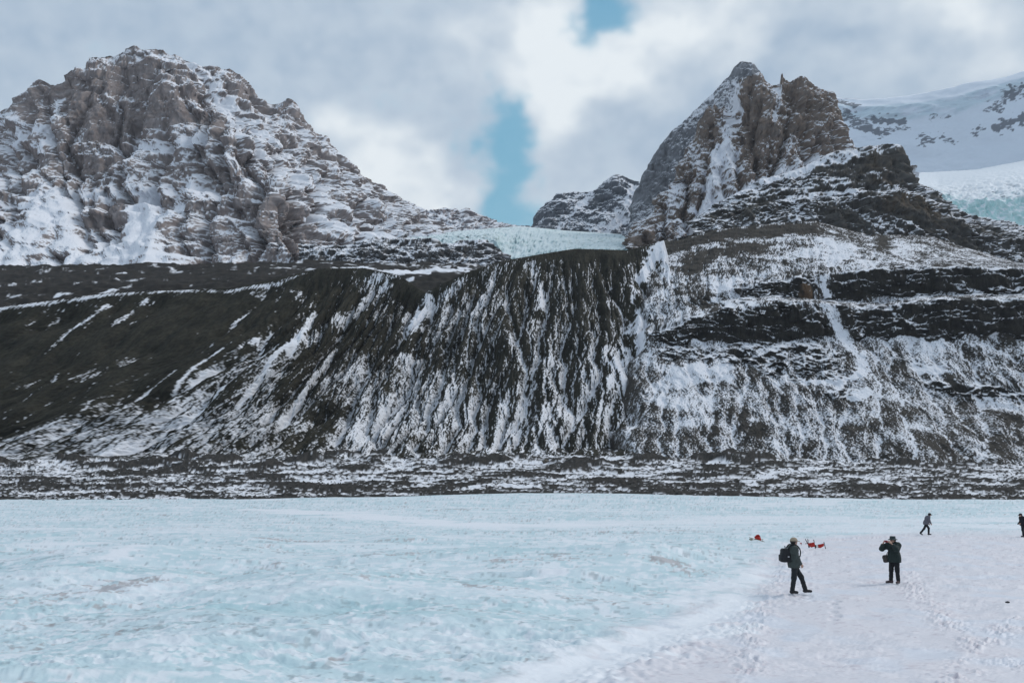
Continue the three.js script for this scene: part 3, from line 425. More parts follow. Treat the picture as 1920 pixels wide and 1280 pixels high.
{ // right hillside: talus, two cliff bands, grey hill
  const X = [1150, 1230, 1300, 1380, 1470, 1550, 1640, 1760, 1920, 2100], row = (ys, d, xs = X, o = {}) => ({ p: xs.map((x, k) => [x, ys[k]]), d, ...o });
  const S = sheet({ keyed: 'k', res: 0.86, blur: 3, x0: 0, x1: 1, rows: [
    row([892, 892, 892, 893, 895, 898, 900, 905, 910, 915], 655, [1090, 1205, 1310, 1420, 1525, 1610, 1730, 1880, 2060, 2230]),
    row([740, 735, 725, 722, 722, 724, 735, 760, 770, 775], 770, [1120, 1218, 1305, 1400, 1500, 1585, 1690, 1830, 1985, 2150]),
    row([655, 645, 644, 641, 638, 634, 632, 630, 636, 640], 840),
    row([640, 622, 596, 573, 563, 567, 577, 559, 558, 560], 855),
    row([610, 590, 574, 558, 553, 562, 565, 552, 550, 552], 900),
    row([585, 566, 554, 541, 521, 511, 504, 500, 500, 500], 912),
    row([530, 510, 497, 484, 472, 466, 468, 478, 492, 496], 1010),
    row([475, 452, 434, 425, 417, 414, 440, 440, 496, 498], 1150, [1150, 1245, 1320, 1390, 1470, 1530, 1630, 1740, 1920, 2100], { sharp: true })] });
  const { N, M, P, T, nrm } = S, Q = P.slice(), bands = new Float32Array(N * M);
  const wash = erode(S, { coarse: 4, seed: 6, L: 50, stretch: 3, amp: 7, iters: 34, k: 0.1, e: 0.46, depth: 15, diff: 0.14, side: 1 });
  const smooth = strokes(S, [[[[1545, 520], [1555, 570], [1590, 640], [1625, 700]], 17, 1], [[[1625, 700], [1680, 780], [1740, 830]], 60, 0.7], [[[1160, 600], [1200, 640]], 40, 1]], 0.3);
  const rock = strokes(S, [[[[1200, 626], [1280, 618], [1372, 606]], 34, 1], [[[1395, 600], [1470, 598], [1530, 600]], 46, 1], [[[1570, 590], [1620, 605]], 36, 1], [[[1670, 590], [1760, 590], [2080, 595]], 48, 1], [[[1400, 545], [1490, 532], [1535, 540]], 24, 1], [[[1560, 535], [1620, 535], [1750, 525], [2080, 525]], 36, 1], [[[1440, 670], [1530, 670], [1600, 695]], 42, 1], [[[1240, 660], [1400, 665]], 20, 0.7], [[[1560, 735], [1600, 730]], 16, 0.9], [[[1760, 725], [1850, 730], [2000, 725]], 20, 0.9], [[[1690, 665], [1750, 690]], 14, 0.4], [[[1800, 650], [1900, 680]], 30, 0.3]], 0.5);
  for (let j = 0; j < M; j++) for (let i = 0; i < N; i++) {
    const o = (j * N + i) * 3, x = Q[o], y = Q[o + 1], z = Q[o + 2], t = T[j];
    const sm = clamp(smooth(x, y, z)), r = clamp(rock(x, y, z)) * (1 - sm); bands[j * N + i] = r;
    const e = j === 0 || j === M - 1 ? 0 : 1;
    let nx = nrm[o], nz = nrm[o + 2]; const h = Math.hypot(nx, nz) || 1; nx /= h; nz /= h;
    const hh = y + 11 * fbm(x / 75, y / 50, z / 75, 4, 0.55) - 0.03 * x, br = sst(-0.25, 0.35, n3b(x / 38, y / 16, z / 38)); let yy = 0;
    for (const [B, K] of [[17, 0.8 * br + 0.1], [5.2, 0.55 * (1 - br) + 0.12]]) { const q = hh / B, fr = q - Math.floor(q); yy += B * ((fr < 0.5 ? fr * 0.2 : mix(0.1, 1, (fr - 0.5) / 0.5)) - fr) * K * r; }
    const hq = Math.sin(Math.floor((x + 3 * n3(x / 15, y / 30, z / 15)) / 9) * 127.1 + Math.floor((hh + 0.3 * x) / 11) * 311.7) * 43758.5;
    const out = r * (3.2 * (hq - Math.floor(hq) - 0.5) + 4.5 * ridged(x / 26, y / 90, z / 26, 2, 0.5) + 1.1 * ridged(x / 7, y / 16, z / 7, 2)) + (1 - r) * (0.42 * (1 - 0.7 * sm) * wash.W[j * N + i] + 3 * fbm(x / 50, y / 60, z / 50, 3) + 1.5 * (1 - sm) * ridged(x / 13 + 0.4 * n3(x / 20, y / 20, 3), y / 60, z / 30, 2) + 0.45 * n3(x / 2.6, y / 2.6, z / 2.6));
    const sink = 34 * sst(0.1, 0.0, i / (N - 1) + 0.02 * n3(x / 30, y / 30, 2));
    P[o] += nx * out * e - nrm[o] * sink; P[o + 2] += nz * out * e - nrm[o + 2] * sink; P[o + 1] += -nrm[o + 1] * sink + (yy + 0.3 * (1 - r) * n3(x / 2.2, y / 2, z / 2.2)) * e;
  }
  const bias = strokes(S, [[[[1260, 460], [1350, 440], [1450, 430], [1520, 425]], 26, -0.85], [[[1290, 500], [1320, 480], [1420, 460]], 26, -0.5], [[[1290, 540], [1320, 570]], 30, -0.35], [[[1470, 480], [1530, 470], [1600, 460]], 18, 0.35], [[[1340, 540], [1380, 525]], 16, 0.5], [[[1345, 560], [1370, 570]], 10, 0.5], [[[1550, 450], [1590, 470], [1560, 490]], 20, 0.45], [[[1545, 520], [1552, 560]], 7, 0.7], [[[1555, 570], [1600, 650], [1622, 690]], 12, 0.35], [[[1622, 660], [1618, 700], [1570, 715], [1510, 715]], 6, 0.8], [[[1600, 745], [1625, 735]], 10, 0.8], [[[1280, 700], [1350, 690]], 28, 0.5], [[[1260, 740], [1300, 760]], 40, 0.3], [[[1690, 620], [1740, 650]], 30, 0.25], [[[1730, 695], [1770, 690]], 12, 0.5], [[[1700, 460], [1640, 490]], 30, 0.2], [[[1800, 540], [1920, 540]], 8, 0.4], [[[1660, 470], [1660, 440]], 12, -0.5], [[[1400, 790], [1420, 810]], 20, -0.25], [[[1640, 760], [1760, 830]], 30, -0.12], [[[1760, 850], [1920, 800]], 40, -0.1], [[[1850, 755], [1930, 770]], 14, 0.3], [[[1890, 790], [1920, 790]], 14, -0.4], [[[1200, 640], [1195, 610]], 9, 0.6]], 0.6);
  const ochre = strokes(S, [[[[1510, 540], [1515, 550]], 12, 1]]);
  finish(S, (i, j, o, nn) => {
    const x = P[o], y = P[o + 1], z = P[o + 2], r = bands[j * N + i], b = bias(Q[o], Q[o + 1], Q[o + 2]);
    const vr = nn[o + 1] - 0.62 + 0.16 * fbm(x / 30, y / 20, z / 30, 3) + 0.2 * n3b(x / 4, y / 3, z / 4) + 0.6 * b - 0.06;
    const u = S.U[i] + 4 * n3(x / 30, y / 30, 5), v = S.V[j * N + i];
    const vt = 0.4 * fbm(x / 34, y / 50, z / 34, 3) + 0.3 * sst(2.0, 4.6, wash.flow[j * N + i] + 0.4 * n3b(u / 2.4, v / 9, 4)) - 0.02 + 0.3 * clamp(nn[o] - nrm[o], -0.5, 0.5) + 0.12 * fbm(u / 7, v / 42, 2, 2) + 0.1 * n3b(u / 2.4, v / 9, 4) + 0.26 * n3b(x / 2.2, y / 1.8, z / 2.2) + 0.2 * n3(x / 1.2, y / 1.0, z / 1.2) + b - 0.0;
    const snow = sst(-0.1, 0.2, mix(vt, vr, sst(0.25, 0.6, r)));
    const e = 1 + 0.25 * n3(x / 1.6, y / 1.4, z / 1.6), u_ = clamp(0.5 + 0.7 * fbm(x / 20, y / 9, z / 20, 3));
    let c = lerp3(lerp3([0.032, 0.03, 0.027], [0.07, 0.063, 0.055], u_), lerp3([0.016, 0.016, 0.016], [0.042, 0.039, 0.034], u_), sst(0.2, 0.6, r));
    c = lerp3(c, [0.16, 0.1, 0.06], 0.6 * clamp(ochre(Q[o], Q[o + 1], Q[o + 2])));
    return lerp3([c[0] * e, c[1] * e, c[2] * e], SNOW, snow * 0.97);
  }, 'talus_hillside', 'snowy talus hillside with two dark cliff bands on the right');
}
// ---------------------------------------------------------------- debris flat between moraine and ice
const flatS = sheet({ x0: -260, x1: 2200, res: 0.62, blur: 1, back: false, rows: [{ p: [[-260, 952], [2200, 952]], d: 400 }, { p: [[-260, 938], [700, 936], [1150, 930], [1700, 936], [2200, 940]], d: 455, more: 2.2 }, { p: [[-260, 914], [1200, 910], [2200, 905]], d: 530, more: 2.2 }, { p: [[-260, 888], [1200, 884], [1500, 880], [2200, 885]], d: 610, more: 2 }, { p: [[-260, 868], [300, 864], [1100, 855], [1500, 858], [2200, 888]], d: 690, more: 1.5 }, { p: [[-260, 862], [600, 852], [1100, 845], [1500, 850], [2200, 870]], d: 740 }] });
{
  const S = flatS, { N, M, P } = S, Hh = new Float32Array(N * M);
  for (let k = 0; k < N * M; k++) { const o = k * 3, x = P[o], z = P[o + 2]; const h = 9 * sst(-585, -690, z) * Math.max(0, fbm(x / 45, 14, z / 60, 3) + 0.15) + 2.6 * fbm(x / 60, 1, z / 26, 3) + 0.8 * ridged(x / 24, 1, z / 9, 2) + 0.8 * ridged(x / 9, 2, z / 5, 2) + 0.3 * n3(x / 3.4, 3, z / 3.4); Hh[k] = h; P[o + 1] += h * 0.8; }
  const b = strokes(S, [[[[560, 905], [690, 898], [800, 905]], 10, 0.5], [[[850, 922], [920, 912], [1010, 915]], 9, 0.7], [[[1040, 900], [1120, 890]], 8, 0.4], [[[1400, 905], [1450, 890], [1540, 880]], 12, 0.45], [[[1640, 900], [1710, 915]], 10, 0.5], [[[0, 925], [300, 920], [600, 930]], 8, 0.3], [[[200, 890], [520, 890], [560, 915]], 16, -0.25], [[[700, 915], [1000, 890], [1200, 905]], 16, -0.2], [[[1580, 915], [1700, 925]], 12, -0.4], [[[1760, 890], [1900, 905]], 16, -0.25], [[[1440, 925], [1530, 912]], 10, -0.3]], 0.8);
  finish(S, (i, j, o, nn) => {
    const x = P[o], y = P[o + 1], z = P[o + 2], h = Hh[o / 3];
    const s = -0.2 * Math.min(h, 3) + 0.5 * fbm(x / 45, 5, z / 14, 4) + 0.22 * n3b(x / 11, 6, z / 3) + 0.34 * n3(x / 4.2, 7, z / 2.2) + 0.16 * n3(x / 1.6, 9, z / 3) + 1.3 * b(x, S.base[o + 1], z) + mix(-0.02, 0.24, sst(-500, -640, z));
    const c = lerp3([0.022, 0.022, 0.021], [0.06, 0.056, 0.052], 0.5 + 0.5 * n3(x / 2, 8, z / 2));
    return lerp3(c, SNOW, sst(-0.06, 0.2, s) * 0.96);
  }, 'debris_flat', 'stony debris flat streaked with snow along the ice margin');
}
// ---------------------------------------------------------------- valley floor and glacier ice
{
  const g = new THREE.PlaneGeometry(16000, 16000, 8, 8); g.rotateX(-Math.PI / 2); g.translate(0, -4, 0);
  structure(new THREE.Mesh(g, new THREE.MeshStandardMaterial({ color: new THREE.Color(0.7, 0.74, 0.79), roughness: 0.9 })), 'ground', 'snow covered valley floor under the glacier');
}
const trackEdge = [[880, 1330], [1000, 1280], [1180, 1212], [1300, 1165], [1400, 1125], [1430, 1085], [1445, 1060], [1452, 1040], [1470, 1022], [1560, 1006], [1700, 1000]].map(([a, b]) => { const p = onPlane(a, b); return [-p[2], p[0]]; }).sort((a, b) => a[0] - b[0]);
const trackX = (d) => polyAt(trackEdge, d);
const prints = []; { const r = rng(5); for (const [a, b] of [[1562, 1136], [1568, 1143], [1563, 1150], [1569, 1157], [1564, 1163], [1570, 1131], [1610, 1030], [1600, 1036], [1585, 1045]]) { const p = onPlane(a, b); prints.push([p[0], p[2], 0.9 + 0.4 * r()]); } }
const humps = [[1270, 1062, 3.2, 5, 0.55], [1330, 1075, 2.2, 3, -0.28], [900, 1062, 5, 7, 0.4], [250, 1075, 4, 6, 0.35], [560, 1120, 4, 4, 0.25], [700, 1135, 3, 3, 0.3], [1170, 1075, 3, 4, 0.3], [420, 1060, 5, 8, 0.3]].map(([a, b, rx, rz, h]) => { const p = onPlane(a, b); return [p[0], p[2], rx, rz, h]; });
const churn = [[[1490, 1030], [1465, 1080], [1430, 1130], [1410, 1190], [1405, 1290]], [[1700, 1070], [1725, 1125], [1790, 1180], [1850, 1225], [1925, 1250]], [[1780, 1290], [1830, 1230], [1870, 1190], [1930, 1165]], [[1480, 1020], [1580, 1010], [1720, 1004], [1900, 1012]]].map((q) => q.map(([a, b]) => { const p = onPlane(a, b); return [p[0], p[2]]; }));
function churned(x, z) {
  let s = 0;
  for (const q of churn) for (let k = 0; k + 1 < q.length; k++) { const [ax, az] = q[k], ux = q[k + 1][0] - ax, uz = q[k + 1][1] - az, vx = x - ax, vz = z - az, t = clamp((ux * vx + uz * vz) / (ux * ux + uz * uz)), w = 0.006 * -z + 0.12, d = Math.hypot(vx - ux * t, (vz - uz * t) * 0.6) / w; if (d < 3) s = Math.max(s, Math.exp(-d * d * 0.5)); }
  return s * sst(-0.4, 0.5, n3(x / 1.1, 40, z / 1.6) + 0.3);
}
// how icy (1) or snowed over (0) the surface is at a place
function iceMask(x, z) {
  const d = -z, e = x - trackX(clamp(d, trackEdge[0][0], 200)) + 0.7 * n3(x / 2.5, 1, z / 4) + 0.25 * n3(x / 0.7, 1, z / 0.9);
  const side = mix(sst(0.6, -1.4, e), 1, sst(72, 95, d));
  return side;
}
function iceH(x, z) {
  const d = -z, m = iceMask(x, z), far = sst(50, 220, d);
  let h = 0.1 * fbm(x / 14, 1, z / 18, 2) + far * 0.55 * fbm(x / 90, 2, z / 60, 3) + 2.6 * Math.exp(-(((x - 25) / 95) ** 2)) * sst(230, 460, d) - 0.5 * sst(230, 460, d);
  const e = x - trackX(clamp(d, trackEdge[0][0], 200));
  h += 0.5 * sst(-0.8, -6.5, e) * sst(90, 60, d) * (0.7 + 0.5 * fbm(x / 9, 3, z / 12, 2)) + 0.1 * sst(0.2, -0.6, e) * sst(-3.5, -1.0, e) * sst(90, 60, d);
  for (const [hx, hz, rx, rz, a] of humps) { const q = ((x - hx) / rx) ** 2 + ((z - hz) / rz) ** 2; if (q < 8) h += a * Math.exp(-q); }
  const lod = (L) => sst(1, 0.35, 0.00045 * d * d / L);
  const rough = m * sst(-0.35, 0.5, fbm(x / 13, 7, z / 6, 3)) * sst(140, 35, d) * mix(0.5, 1, sst(24, 40, d));
  h += m * 0.22 * fbm(x / 20, 9, z / 5, 3) * sst(260, 60, d) + m * sst(90, 30, d) * (0.035 * lod(0.34) * ridged(x / 0.42, 31, z / 0.34, 2) + 0.05 * lod(0.9) * ridged(x / 1.4, 32, z / 0.9, 2)) * (0.35 + sst(-0.4, 0.4, fbm(x / 6, 33, z / 3, 2))) + rough * (0.17 * lod(2) * ridged(x / 3.4, 4, z / 2.0, 2) + 0.13 * lod(0.7) * ridged(x / 1.1, 5, z / 0.7, 2) + 0.05 * lod(0.36) * n3(x / 0.45, 6, z / 0.36) + 0.02 * lod(0.16) * n3b(x / 0.18, 6, z / 0.16));
  const t = 1 - m;
  if (t > 0.01) {
    h += t * ((0.05 * n3b(x / 1.3, 1, z / 0.8) + 0.022 * n3(x / 0.5, 2, z / 0.2) + 0.008 * n3b(x / 0.14, 3, z / 0.12)) * (0.25 + sst(-0.3, 0.5, fbm(x / 4, 21, z / 5, 2))) + 0.03 * ridged(x / 2.6 + 0.2 * z, 1, z / 8, 2));
    const berm = x - trackX(clamp(d, trackEdge[0][0], 200)) - 1.3 - 0.3 * n3(z / 3, 1, 4); h += t * 0.06 * Math.exp(-berm * berm * 1.5) * (0.5 + n3b(x / 0.3, 1, z / 0.3)) * sst(75, 50, d);
    const ch = churned(x, z); if (ch > 0.02) h += t * ch * (0.06 * n3b(x / 0.22, 41, z / 0.26) + 0.03 * n3(x / 0.1, 42, z / 0.12) + 0.03);
    for (const [px, pz, k] of prints) { const dx = (x - px) / 0.09, dz = (z - pz) / 0.2, q = dx * dx + dz * dz; if (q < 6) h -= 0.07 * k * Math.exp(-q * q * 0.4); }
  }
  if (d > 470) h -= 0.06 * (d - 470);
  return h;
}
{
  const ds = [-40, -25, -14, -6, 0, 4, 7, 9.5];
  for (let y = 1460; y > 934.5; y -= y > 1290 ? 6 : 1.2) ds.push(EYE * F / (y - HORIZON));
  for (let d = ds[ds.length - 1] + 4; d < 520; d += 9) ds.push(d);
  const N = 1290, M = ds.length, P = new Float32Array(N * M * 3), C = new Float32Array(N * M * 3), UV = new Float32Array(N * M * 2);
  const W3 = (a) => a.map(([q, amt]) => [q.map(([px, py]) => { const p = onPlane(px, py); return [p[0], p[2]]; }), amt]);
  // drifts of white snow lying on the ice: [line, width in metres across, amount]
  const drifts = [[[[470, 955], [600, 962], [760, 975], [960, 985], [1100, 982]], 7, 1], [[[500, 962], [640, 960]], 5, 0.5], [[[0, 990], [300, 993], [560, 1000]], 5, 0.5], [[[1120, 985], [1300, 975], [1500, 970], [1700, 980], [1900, 975]], 12, 0.7], [[[1560, 1000], [1640, 985], [1920, 985]], 7, 0.6], [[[400, 950], [340, 953]], 5, 0.9], [[[130, 944], [240, 944]], 8, 0.8], [[[210, 1086], [240, 1075], [275, 1068]], 0.7, 1], [[[990, 1116], [1030, 1112], [1058, 1104]], 0.7, 1], [[[0, 1046], [45, 1048]], 1.4, 0.8], [[[420, 1022], [470, 1020]], 1.4, 0.8], [[[1000, 1285], [1100, 1248], [1250, 1200], [1330, 1160], [1400, 1125]], 0.9, 1], [[[1090, 1270], [1250, 1215], [1400, 1180]], 0.7, 0.9], [[[1260, 1140], [1340, 1110], [1420, 1085]], 1.0, 0.9], [[[1380, 1080], [1450, 1072]], 0.8, 0.7], [[[560, 1148], [640, 1142]], 0.8, 0.5], [[[60, 1230], [110, 1226]], 0.35, 0.7], [[[880, 1105], [930, 1100]], 0.8, 0.5], [[[1420, 950], [1520, 945], [1540, 938]], 9, 0.7]]
    .map(([q, w, a]) => [q.map(([px, py]) => { const p = onPlane(px, py); return [p[0], p[2]]; }), w, a]);
  const dirt = [[[[480, 1022], [560, 1024], [600, 1026]], 2.4, 0.9], [[[735, 1030], [800, 1027]], 2, 0.7], [[[60, 1045], [160, 1050], [260, 1047]], 2.6, 0.7], [[[500, 1053], [545, 1055]], 1.6, 0.6], [[[150, 1145], [210, 1130], [265, 1118]], 1.1, 1], [[[670, 1130], [710, 1125]], 0.9, 0.9], [[[735, 1072], [800, 1068]], 1.5, 0.9], [[[1180, 1048], [1240, 1050]], 1.2, 1], [[[960, 1085], [1040, 1078]], 1.6, 0.7], [[[1260, 1075], [1320, 1090]], 1.2, 0.7], [[[880, 955], [960, 950], [1100, 952]], 9, 0.6], [[[940, 1002], [1100, 1000], [1300, 998]], 4, 0.6], [[[50, 1255], [120, 1235], [220, 1215], [330, 1200]], 0.5, 0.6], [[[880, 1130], [950, 1135]], 1, 0.6], [[[1000, 1250], [960, 1270]], 0.5, 0.4], [[[150, 960], [220, 956]], 6, 0.3], [[[480, 1091], [520, 1085]], 0.9, 0.5], [[[1480, 997], [1560, 1000]], 3, 0.4]]
    .map(([q, w, a]) => [q.map(([px, py]) => { const p = onPlane(px, py); return [p[0], p[2]]; }), w, a]);
  const near = (list, x, z, wob) => {
    let s = 0;
    for (const [q, w, a] of list) {
      let dd = 1e9;
      for (let k = 0; k + 1 < q.length; k++) { const [ax, az] = q[k], ux = q[k + 1][0] - ax, uz = q[k + 1][1] - az, vx = x - ax, vz = z - az, t = clamp((ux * vx + uz * vz) / (ux * ux + uz * uz)); dd = Math.min(dd, Math.hypot(vx - ux * t, vz - uz * t)); }
      if (dd > w * 2) continue;
      dd += w * (0.55 * n3(x / w * 0.5, wob, z / w * 0.9) + 0.3 * n3b(x / w * 1.7, wob, z / w * 2.4));
      s = Math.max(s, a * (1 - sst(0.35, 1.0, dd / w)));
    }
    return s;
  };
  for (let j = 0; j < M; j++) for (let i = 0; i < N; i++) {
    const d = ds[j], hw = d > 9 ? 0.64 * d + 1.5 : mix(7.3, 60, (9 - d) / 49), q = (i / (N - 1)) * 2 - 1, x = Math.abs(q) < 0.95 ? q / 0.95 * hw : Math.sign(q) * (hw + ((Math.abs(q) - 0.95) / 0.05) ** 2 * 160 + (Math.abs(q) - 0.95) / 0.95 * hw), z = -d, k = j * N + i, o = k * 3;
    P[o] = x; P[o + 1] = iceH(x, z); P[o + 2] = z; UV[k * 2] = x / 4; UV[k * 2 + 1] = z / 4;
    const m = iceMask(x, z), bx = x + 0.25 * z;
    const b1 = 0.5 + 0.5 * fbm(x / 16, 1, z / 9, 4, 0.55), b2 = 0.5 + 0.5 * fbm(x / 3.6, 2, z / 2.2, 3), f = n3b(x / 0.62, 3, z / 0.5), f2 = n3(x / 0.21, 4, z / 0.2);
    // blue ice, frosted ice, wind-packed snow, dirt bands
    let c = lerp3([0.35, 0.54, 0.585], [0.66, 0.725, 0.775], clamp(-0.28 + 0.6 * b1 + 0.4 * b2 + 1.0 * (0.5 + 0.5 * fbm(bx / 34, 3, z / 6, 4, 0.6)) - 0.1 + 0.12 * f));
    const frost = sst(0.14, 0.3, 0.5 * n3(x / 1.5, 5, z / 0.9) + 0.5 * f + 0.3 * f2 + 0.45 * (b1 - 0.42));
    c = lerp3(c, [0.72, 0.755, 0.8], 0.75 * frost);
    const pit = sst(0.42, 0.7, 0.6 * n3(x / 0.3, 9, z / 0.3) + 0.5 * n3b(x / 1.1, 9, z / 0.8) + 0.3 * f2 + 0.45 * fbm(x / 12, 4, z / 5, 3));
    c = lerp3(c, [0.25, 0.31, 0.34], 0.62 * pit);
    const sn = Math.max(near(drifts, x, z, 1), sst(0.28, 0.55, fbm(bx / 22, 8, z / 5, 4)) * 0.85 * sst(20, 60, d));
    const sand = near(dirt, x, z, 2) + 0.55 * sst(0.15, 0.5, fbm(bx / 14, 11, z / 4, 3));
    const gr = sst(0.05, 0.4, sand * 1.3 - 0.9 + 0.5 * n3b(x / 0.4, 15, z / 0.5) + 0.6 * f2 + 0.3 * n3(x / 1.2, 16, z / 0.9));
    c = lerp3(c, [0.27, 0.22, 0.22], 0.6 * gr * sst(0, 0.3, sand));
    c = lerp3(c, [0.735, 0.765, 0.81], sn);
    // packed snow of the track, faintly pink with fine grit
    const g2 = 0.5 + 0.5 * fbm(x / 2.2, 12, z / 3.2, 3), sp = sst(0.35, 0.8, 0.6 * n3b(x / 0.33, 13, z / 0.2) + 0.4 * f2 + 0.5 * (g2 - 0.45) + 0.25 * n3(x / 1.3, 2, z / 0.8));
    let t = lerp3([0.62, 0.622, 0.67], [0.68, 0.658, 0.695], g2); t = lerp3(t, [0.47, 0.42, 0.47], clamp(0.6 * sp + 0.45 * (m < 0.99 ? churned(x, z) : 0) * sst(0, 0.6, n3b(x / 0.2, 43, z / 0.22)))); t = lerp3(t, [0.60, 0.65, 0.73], 0.6 * sst(0.1, 0.5, fbm(x / 3.5, 44, z / 4, 3))); t = lerp3(t, [0.735, 0.765, 0.81], near(drifts, x, z, 1));
    c = lerp3(t, c, m);
    C[o] = c[0]; C[o + 1] = c[1]; C[o + 2] = c[2];
  }
  const idx = new Uint32Array((N - 1) * (M - 1) * 6); let q = 0;
  for (let j = 0; j < M - 1; j++) for (let i = 0; i < N - 1; i++) { const a = j * N + i, b = a + 1, c = a + N, d = c + 1; idx[q++] = a; idx[q++] = b; idx[q++] = d; idx[q++] = a; idx[q++] = d; idx[q++] = c; }
  const g = new THREE.BufferGeometry();
  g.setAttribute('position', new THREE.BufferAttribute(P, 3)); g.setAttribute('color', new THREE.BufferAttribute(C, 3)); g.setAttribute('uv', new THREE.BufferAttribute(UV, 2)); g.setIndex(new THREE.BufferAttribute(idx, 1)); g.computeVertexNormals();
  // fine relief of crusted ice, 4 m tile, wraps
  const T = 512, px = new Uint8Array(T * T * 4), tau = Math.PI * 2;
  for (let j = 0; j < T; j++) for (let i = 0; i < T; i++) {
    let s = 0; const a = i / T * tau, b = j / T * tau;
    for (const [k, w] of [[4, 0.5], [9, 0.5], [17, 0.35]]) s += w * n3(Math.cos(a) * k / tau * 2 + Math.cos(b) * k * 0.31, Math.sin(a) * k / tau * 2 + Math.sin(b) * k * 0.31, Math.cos(b + 1) * k * 0.2 + Math.sin(a) * 0.6);
    const v = clamp(0.5 + 0.4 * s) * 255, o = (j * T + i) * 4; px[o] = px[o + 1] = px[o + 2] = v; px[o + 3] = 255;
  }
  const bump = new THREE.DataTexture(px, T, T); bump.wrapS = bump.wrapT = THREE.RepeatWrapping; bump.magFilter = THREE.LinearFilter; bump.needsUpdate = true;
  const m = new THREE.MeshPhysicalMaterial({ vertexColors: true, roughness: 0.55, bumpMap: bump, bumpScale: 0.018, name: 'glacier_ice' });
  structure(new THREE.Mesh(g, m), 'glacier', 'pale turquoise glacier ice with wind packed snow and a trodden track');
}
// ---------------------------------------------------------------- stones on the debris flat
{
  const R = rng(21), forms = [0, 1, 2].map((v) => {
    const g = new THREE.IcosahedronGeometry(0.5, 1), p = g.attributes.position;
    for (let i = 0; i < p.count; i++) { const x = p.getX(i), y = p.getY(i), z = p.getZ(i), k = 1 + 0.32 * n3(x * 1.9 + v * 9, y * 1.9, z * 1.9) + 0.15 * n3b(x * 4, y * 4 + v, z * 4); p.setXYZ(i, x * k, y * k * 0.72, z * k * 0.9); }
    g.computeVertexNormals(); return g;
  });
  const { N, M, P } = flatS, spots = [[], [], []], q = new THREE.Quaternion(), eu = new THREE.Euler();
  for (let n = 0; n < 34000; n++) {
    const j = Math.floor(R() * (M - 1)), i = Math.floor(R() * (N - 1)), o = (j * N + i) * 3, x = P[o], z = P[o + 2];
    const dens = 0.35 + 1.1 * fbm(x / 24, 3, z / 8, 3) + 0.4 * n3b(x / 7, 1, z / 2.5); if (R() > dens) continue;
    const s = 0.25 + 1.3 * R() ** 6; eu.set(R() * 0.5, R() * 6.3, R() * 0.5); q.setFromEuler(eu);
    spots[n % 3].push(new THREE.Matrix4().compose(new THREE.Vector3(x + (R() - 0.5), P[o + 1] + 0.12 * s, z + (R() - 0.5)), q, new THREE.Vector3(s * (0.8 + 0.5 * R()), s, s * (0.8 + 0.4 * R()))));
  }
  const mat = new THREE.MeshStandardMaterial({ color: new THREE.Color(0.055, 0.053, 0.05), roughness: 0.95, name: 'dark_stone' }), cc = new THREE.Color();
  forms.forEach((g, v) => {
    const im = new THREE.InstancedMesh(g, mat, spots[v].length);
    spots[v].forEach((m, i) => { im.setMatrixAt(i, m); const k = 0.6 + 0.9 * R(); im.setColorAt(i, cc.setRGB(k * 1.03, k, k * 0.95)); });
    structure(im, 'stones', ['countless dark stones', 'loose dark rubble', 'scattered dark rubble'][v] + ' strewn over the snowy debris flat', 'stuff');
  });
}
// ---------------------------------------------------------------- people and small things on the ice
const V3 = (x, y, z) => [x, y, z];
function capsule(p, a, b, ra, rb) {
  const bx = b[0] - a[0], by = b[1] - a[1], bz = b[2] - a[2], x = p[0] - a[0], y = p[1] - a[1], z = p[2] - a[2];
  const t = clamp((x * bx + y * by + z * bz) / (bx * bx + by * by + bz * bz + 1e-9));
  return Math.hypot(x - bx * t, y - by * t, z - bz * t) - mix(ra, rb, t);
}
